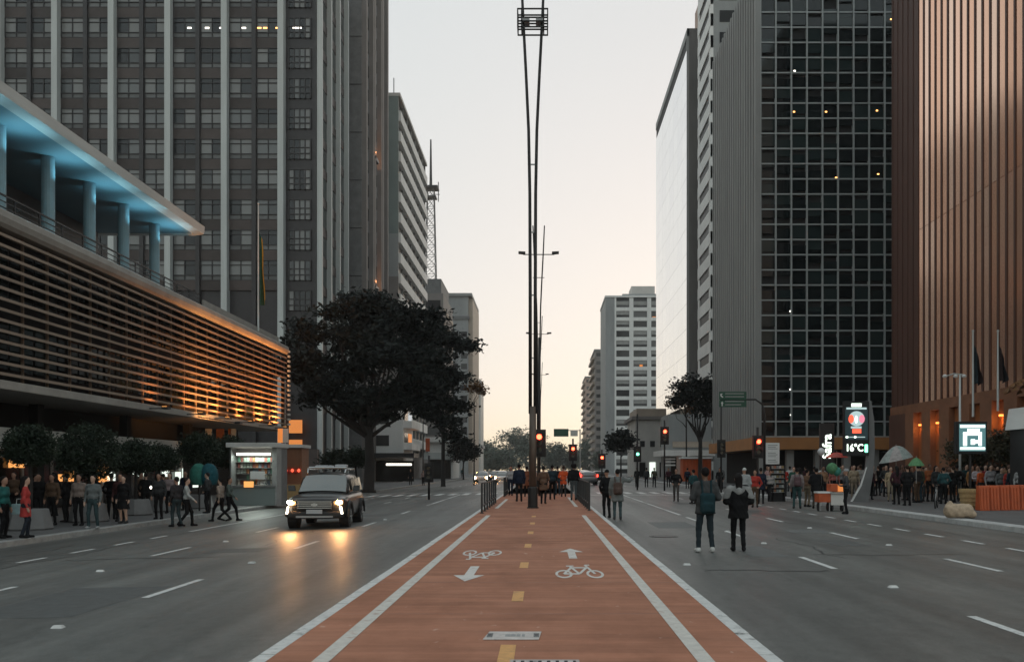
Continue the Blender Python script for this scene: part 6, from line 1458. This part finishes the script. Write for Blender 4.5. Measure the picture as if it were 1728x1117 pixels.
def car(label, loc, rz, paint='car_black', H=1.84, W=.93, Lf=4.75, lights='head', rack=True, name='parked_car', detail=True, group=None):
    t = empty(name, loc, rz); tag(t, label, 'car', group)            # the car's nose points to -Y
    s = H/1.84; belt = 1.08*s; roofz = 1.74*s; hood = 1.06*s
    def ring(y, w, zb_, zt_, wt=None):
        wt = wt or w*.9
        return (y, [(0,zb_),(w*.86,zb_),(w*.97,zb_+.12),(w,zb_+.35*(zt_-zb_)+.1),(w*.985,zt_-.13),(wt,zt_-.02),(wt*.6,zt_+.015),(0,zt_+.025)])
    q = Lf/4.75
    loft('body', [ring(0*q,W*.80,.46,.80*s),ring(.06*q,W*.9,.36,.90*s),ring(.25*q,W*.97,.30,.98*s),ring(.6*q,W,.29,1.02*s),ring(1.1*q,W,.29,hood),ring(1.5*q,W,.29,belt),ring(2.6*q,W,.29,belt+.02),ring(3.8*q,W,.29,belt+.04),ring(4.45*q,W*.98,.32,belt+.03),ring(4.68*q,W*.93,.40,belt-.02),ring(4.75*q,W*.86,.48,belt-.1)], M[paint], t)
    def cab(y, wb, wt, z0, z1): return (y, [(0,z0),(wb,z0),(wb*.99,z0+.08),((wb+wt)/2,(z0+z1)/2),(wt,z1-.09),(wt*.9,z1-.02),(wt*.5,z1+.02),(0,z1+.03)])
    loft('cabin', [cab(1.28*q,W*.88,W*.84,belt-.08,belt+.0),cab(1.62*q,W*.9,W*.82,belt-.06,belt+.26*s),cab(2.0*q,W*.91,W*.76,belt-.05,roofz-.12),cab(2.3*q,W*.91,W*.74,belt-.05,roofz-.02),cab(3.2*q,W*.91,W*.74,belt-.05,roofz),cab(4.2*q,W*.90,W*.73,belt-.04,roofz-.04),cab(4.5*q,W*.88,W*.74,belt-.04,roofz-.14),cab(4.66*q,W*.86,W*.78,belt-.04,belt+.2)], M[paint], t)
    # windscreen following the slope, 12 mm proud
    ws_ = MB(); zs = [(1.36*q,belt+.045,W*.80),(1.62*q,belt+.245*s,W*.775),(1.84*q,roofz-.25,W*.745),(2.02*q,roofz-.105,W*.69)]
    for i in range(3):
        (ya_,za_,wa),(yb_,zb2,wb2) = zs[i], zs[i+1]
        for k in range(6):
            f0, f1 = -1+k/3, -1+(k+1)/3
            cz = lambda f: .035*(1-f*f); cy = lambda f: -.05*(1-f*f)-.02
            ws_.add([(wa*f0,ya_+cy(f0),za_+cz(f0)),(wa*f1,ya_+cy(f1),za_+cz(f1)),(wb2*f1,yb_+cy(f1),zb2+cz(f1)),(wb2*f0,yb_+cy(f0),zb2+cz(f0))], [(0,1,2,3)])
    ws_.build('windscreen', M['car_glass'], t, smooth=True, fix=False)
    for sx in (-1, 1):
        for (ya_, yb_) in ((1.95,2.75),(2.85,3.6),(3.7,4.3)):
            x0 = sx*W*.915; x1 = sx*W*.80
            MB().add([(x0+sx*.012,ya_*q,belt+.06),(x0+sx*.012,yb_*q,belt+.06),(x1+sx*.03,yb_*q-.05,roofz-.16),(x1+sx*.03,ya_*q+(.22 if ya_ < 2 else .04),roofz-.16)], [(0,1,2,3)]).build('side_window', M['car_side_glass'], t, fix=False)
        if detail:
            mi = MB().prism([(sx*(W-.02),1.62*q,belt+.06),(sx*(W+.2),1.58*q,belt+.06),(sx*(W+.22),1.6*q,belt+.25),(sx*(W+.02),1.66*q,belt+.24)], (0,.1,0)).build('door_mirror', M[paint], t, bevel=.02)
    for sx in (-1, 1):
        for y in (.92*q, 3.72*q):
            wd = empty_child('wheel', t, (sx*(W-.12), y, .37))
            MB().tube([(-.12,0,0),(.12,0,0)], .37, 24).build('tyre', M['rubber'], wd, bevel=.03)
            MB().tube([(sx*.10,0,0),(sx*.126,0,0)], .255, 20).build('rim', M['steel'], wd)
            if detail:
                for k in range(6): a = k*math.pi/3; MB().bar((sx*.135,.05*math.cos(a),.05*math.sin(a)),(sx*.135,.24*math.cos(a),.24*math.sin(a)),.05).build('spoke', M['chrome'], wd)
            ar = MB(); pts = [(sx*(W+.012), y+.45*math.cos(a), .37+.45*math.sin(a)) for a in [math.pi*k/12 for k in range(13)]]
            ar.tube(pts, .055, 6).build('wheel_arch', M['car_trim'], t)
            MB().prism([(sx*(W-.28), y+.40*math.cos(2*math.pi*k/16), .37+.40*math.sin(2*math.pi*k/16)) for k in range(16)], (sx*.286,0,0)).build('wheel_well', M['black'], t)
    # nose
    if detail:
        MB().box(-W*.55,W*.55,-.035,.02,.60*s,.84*s).build('grille', M['car_trim'], t, bevel=.02)
        for z in (.66,.725,.79,.85): MB().box(-W*.56,W*.56,-.062,-.035,z*s-.014,z*s+.014).build('grille_bar', M['chrome'], t)
        MB().prism([(.10*math.cos(2*math.pi*k/16),-.078,.755*s+.06*math.sin(2*math.pi*k/16)) for k in range(16)], (0,.02,0)).build('badge', M['chrome'], t)
        MB().box(-W*.92,W*.92,-.05,.24,.36,.55*s).build('bumper', M['car_trim'], t, bevel=.05); MB().box(-W*.6,W*.6,-.058,-.045,.36,.42).build('skid_plate', M['steel'], t)
        MB().box(-.24,.24,-.085,-.06,.485,.61).build('licence_plate', M['plate'], t)
    if lights == 'head':
        for sx in (-1, 1):
            MB().prism([(sx*W*.60,-.01,.74*s),(sx*W*.93,.10,.80*s),(sx*W*.93,.12,.92*s),(sx*W*.60,.01,.86*s)], (0,.12,0)).build('headlamp_case', M['car_trim'], t, bevel=.015)
            MB().prism([(sx*W*.80+.085*math.cos(2*math.pi*k/14),-.035,.83*s+.06*math.sin(2*math.pi*k/14)) for k in range(14)], (0,.03,0)).build('headlight', M['headlight'], t)
            MB().prism([(sx*W*.86,-.065,.48*s),(sx*W*.93,-.045,.48*s),(sx*W*.88,-.045,.71*s),(sx*W*.82,-.065,.71*s)], (0,.03,0)).build('daytime_lamp', M['drl'], t)
            if detail: light('headlight_beam', 'SPOT', (sx*W*.80,-.09,.83*s), (1,.50,.2), 60, t, .06, (R(80),0,R(180)), R(50))
    else:
        for sx in (-1, 1): MB().box(sx*W*.93-.1,sx*W*.93+.02,Lf-.12,Lf+.01,.85,1.1).build('tail_light', M['tail_red'], t)
    if rack:
        for sx in (-1, 1): MB().tube([(sx*.6,2.05*q,roofz-.02),(sx*.62,2.2*q,roofz+.10),(sx*.62,4.1*q,roofz+.10),(sx*.6,4.25*q,roofz-.02)], .022, 6).build('roof_rail', M['chrome'], t, smooth=True)
        for y in (2.4, 3.0, 3.7): MB().bar((-.68,y*q,roofz+.14),(.68,y*q,roofz+.14),.05,.03).build('cross_bar', M['steel'], t)
        MB().tube([(-.62,2.35*q,roofz+.17),(.62,2.35*q,roofz+.17)], .02, 6).build('rack_hoop', M['chrome'], t)
    return t
def empty_child(name, parent, loc):
    o = bpy.data.objects.new(name, None); o.location = loc; o.empty_display_size = .1; return link(o, parent)
p = on(531, 893)
cr_ = car('black sport utility car with lit headlights and roof rack on the left carriageway', (p.x, p.y, p.z), R(4.0), name='utility_car')
for k, (x, y, z, sx, sy, sz) in enumerate(((-.25,2.7,1.94,.42,.3,.08),(.3,3.3,1.95,.4,.4,.12),(-.2,3.6,1.94,.35,.4,.08))):
    o = MB().cb((0,0,0), sx, sy, sz).build('roof_bundle', M['plate'], None, bevel=.04); o.matrix_world = Matrix.Translation(p) @ Matrix.Rotation(R(4.0), 4, 'Z') @ Matrix.Translation((x, y, z)); tag(o, ('grey bundle at the front of the car roof rack','bulky grey bundle on the kerb side of the roof rack','flat grey bundle at the rear of the roof rack')[k], 'luggage')
for px, d, pt, lab, h_ in ((812,112.,'car_white','oncoming white car with glowing headlights far down the left carriageway',1.5),(835,128.,'car_grey','oncoming grey car behind the white one',1.5),(846,105.,'car_white','oncoming pale car nearest the median',1.5)):
    x = (px-CX)*d/F; car(lab, (x, d, G(x, d)), 0, pt, h_, .88, 4.3, 'head', False, 'oncoming_car', False, 'far oncoming cars')
for px, d, pt, lab in ((990,92.,'car_grey','grey car waiting with red tail lights right of the median'),(1008,104.,'car_black','dark car waiting with red tail lights beside the grey one'),(985,122.,'car_white','white car with red tail lights far ahead right of the median')):
    x = (px-CX)*d/F; car(lab, (x, d, G(x, d)), 0, pt, 1.5, .88, 4.3, 'tail', False, 'waiting_car', False, 'cars waiting beyond the crossing').rotation_euler = (0,0,R(180))
# ------------------------------------------------------------------ air
hz = MB().box(-310, 310, -90, 650, -3.5, 82).build('haze', None)
hz.data.materials.clear()
hm = bpy.data.materials.new('haze'); hm.use_nodes = True; N = hm.node_tree.nodes; N.remove(N['Principled BSDF'])
pv = N.new('ShaderNodeVolumePrincipled'); pv.inputs['Color'].default_value = (.93, .95, .96, 1); pv.inputs['Density'].default_value = .00026; pv.inputs['Anisotropy'].default_value = .45
hm.node_tree.links.new(pv.outputs[0], N['Material Output'].inputs['Volume'])
hz.data.materials.append(hm); tag(hz, 'thin pale evening haze filling the avenue', 'haze', kind='stuff')
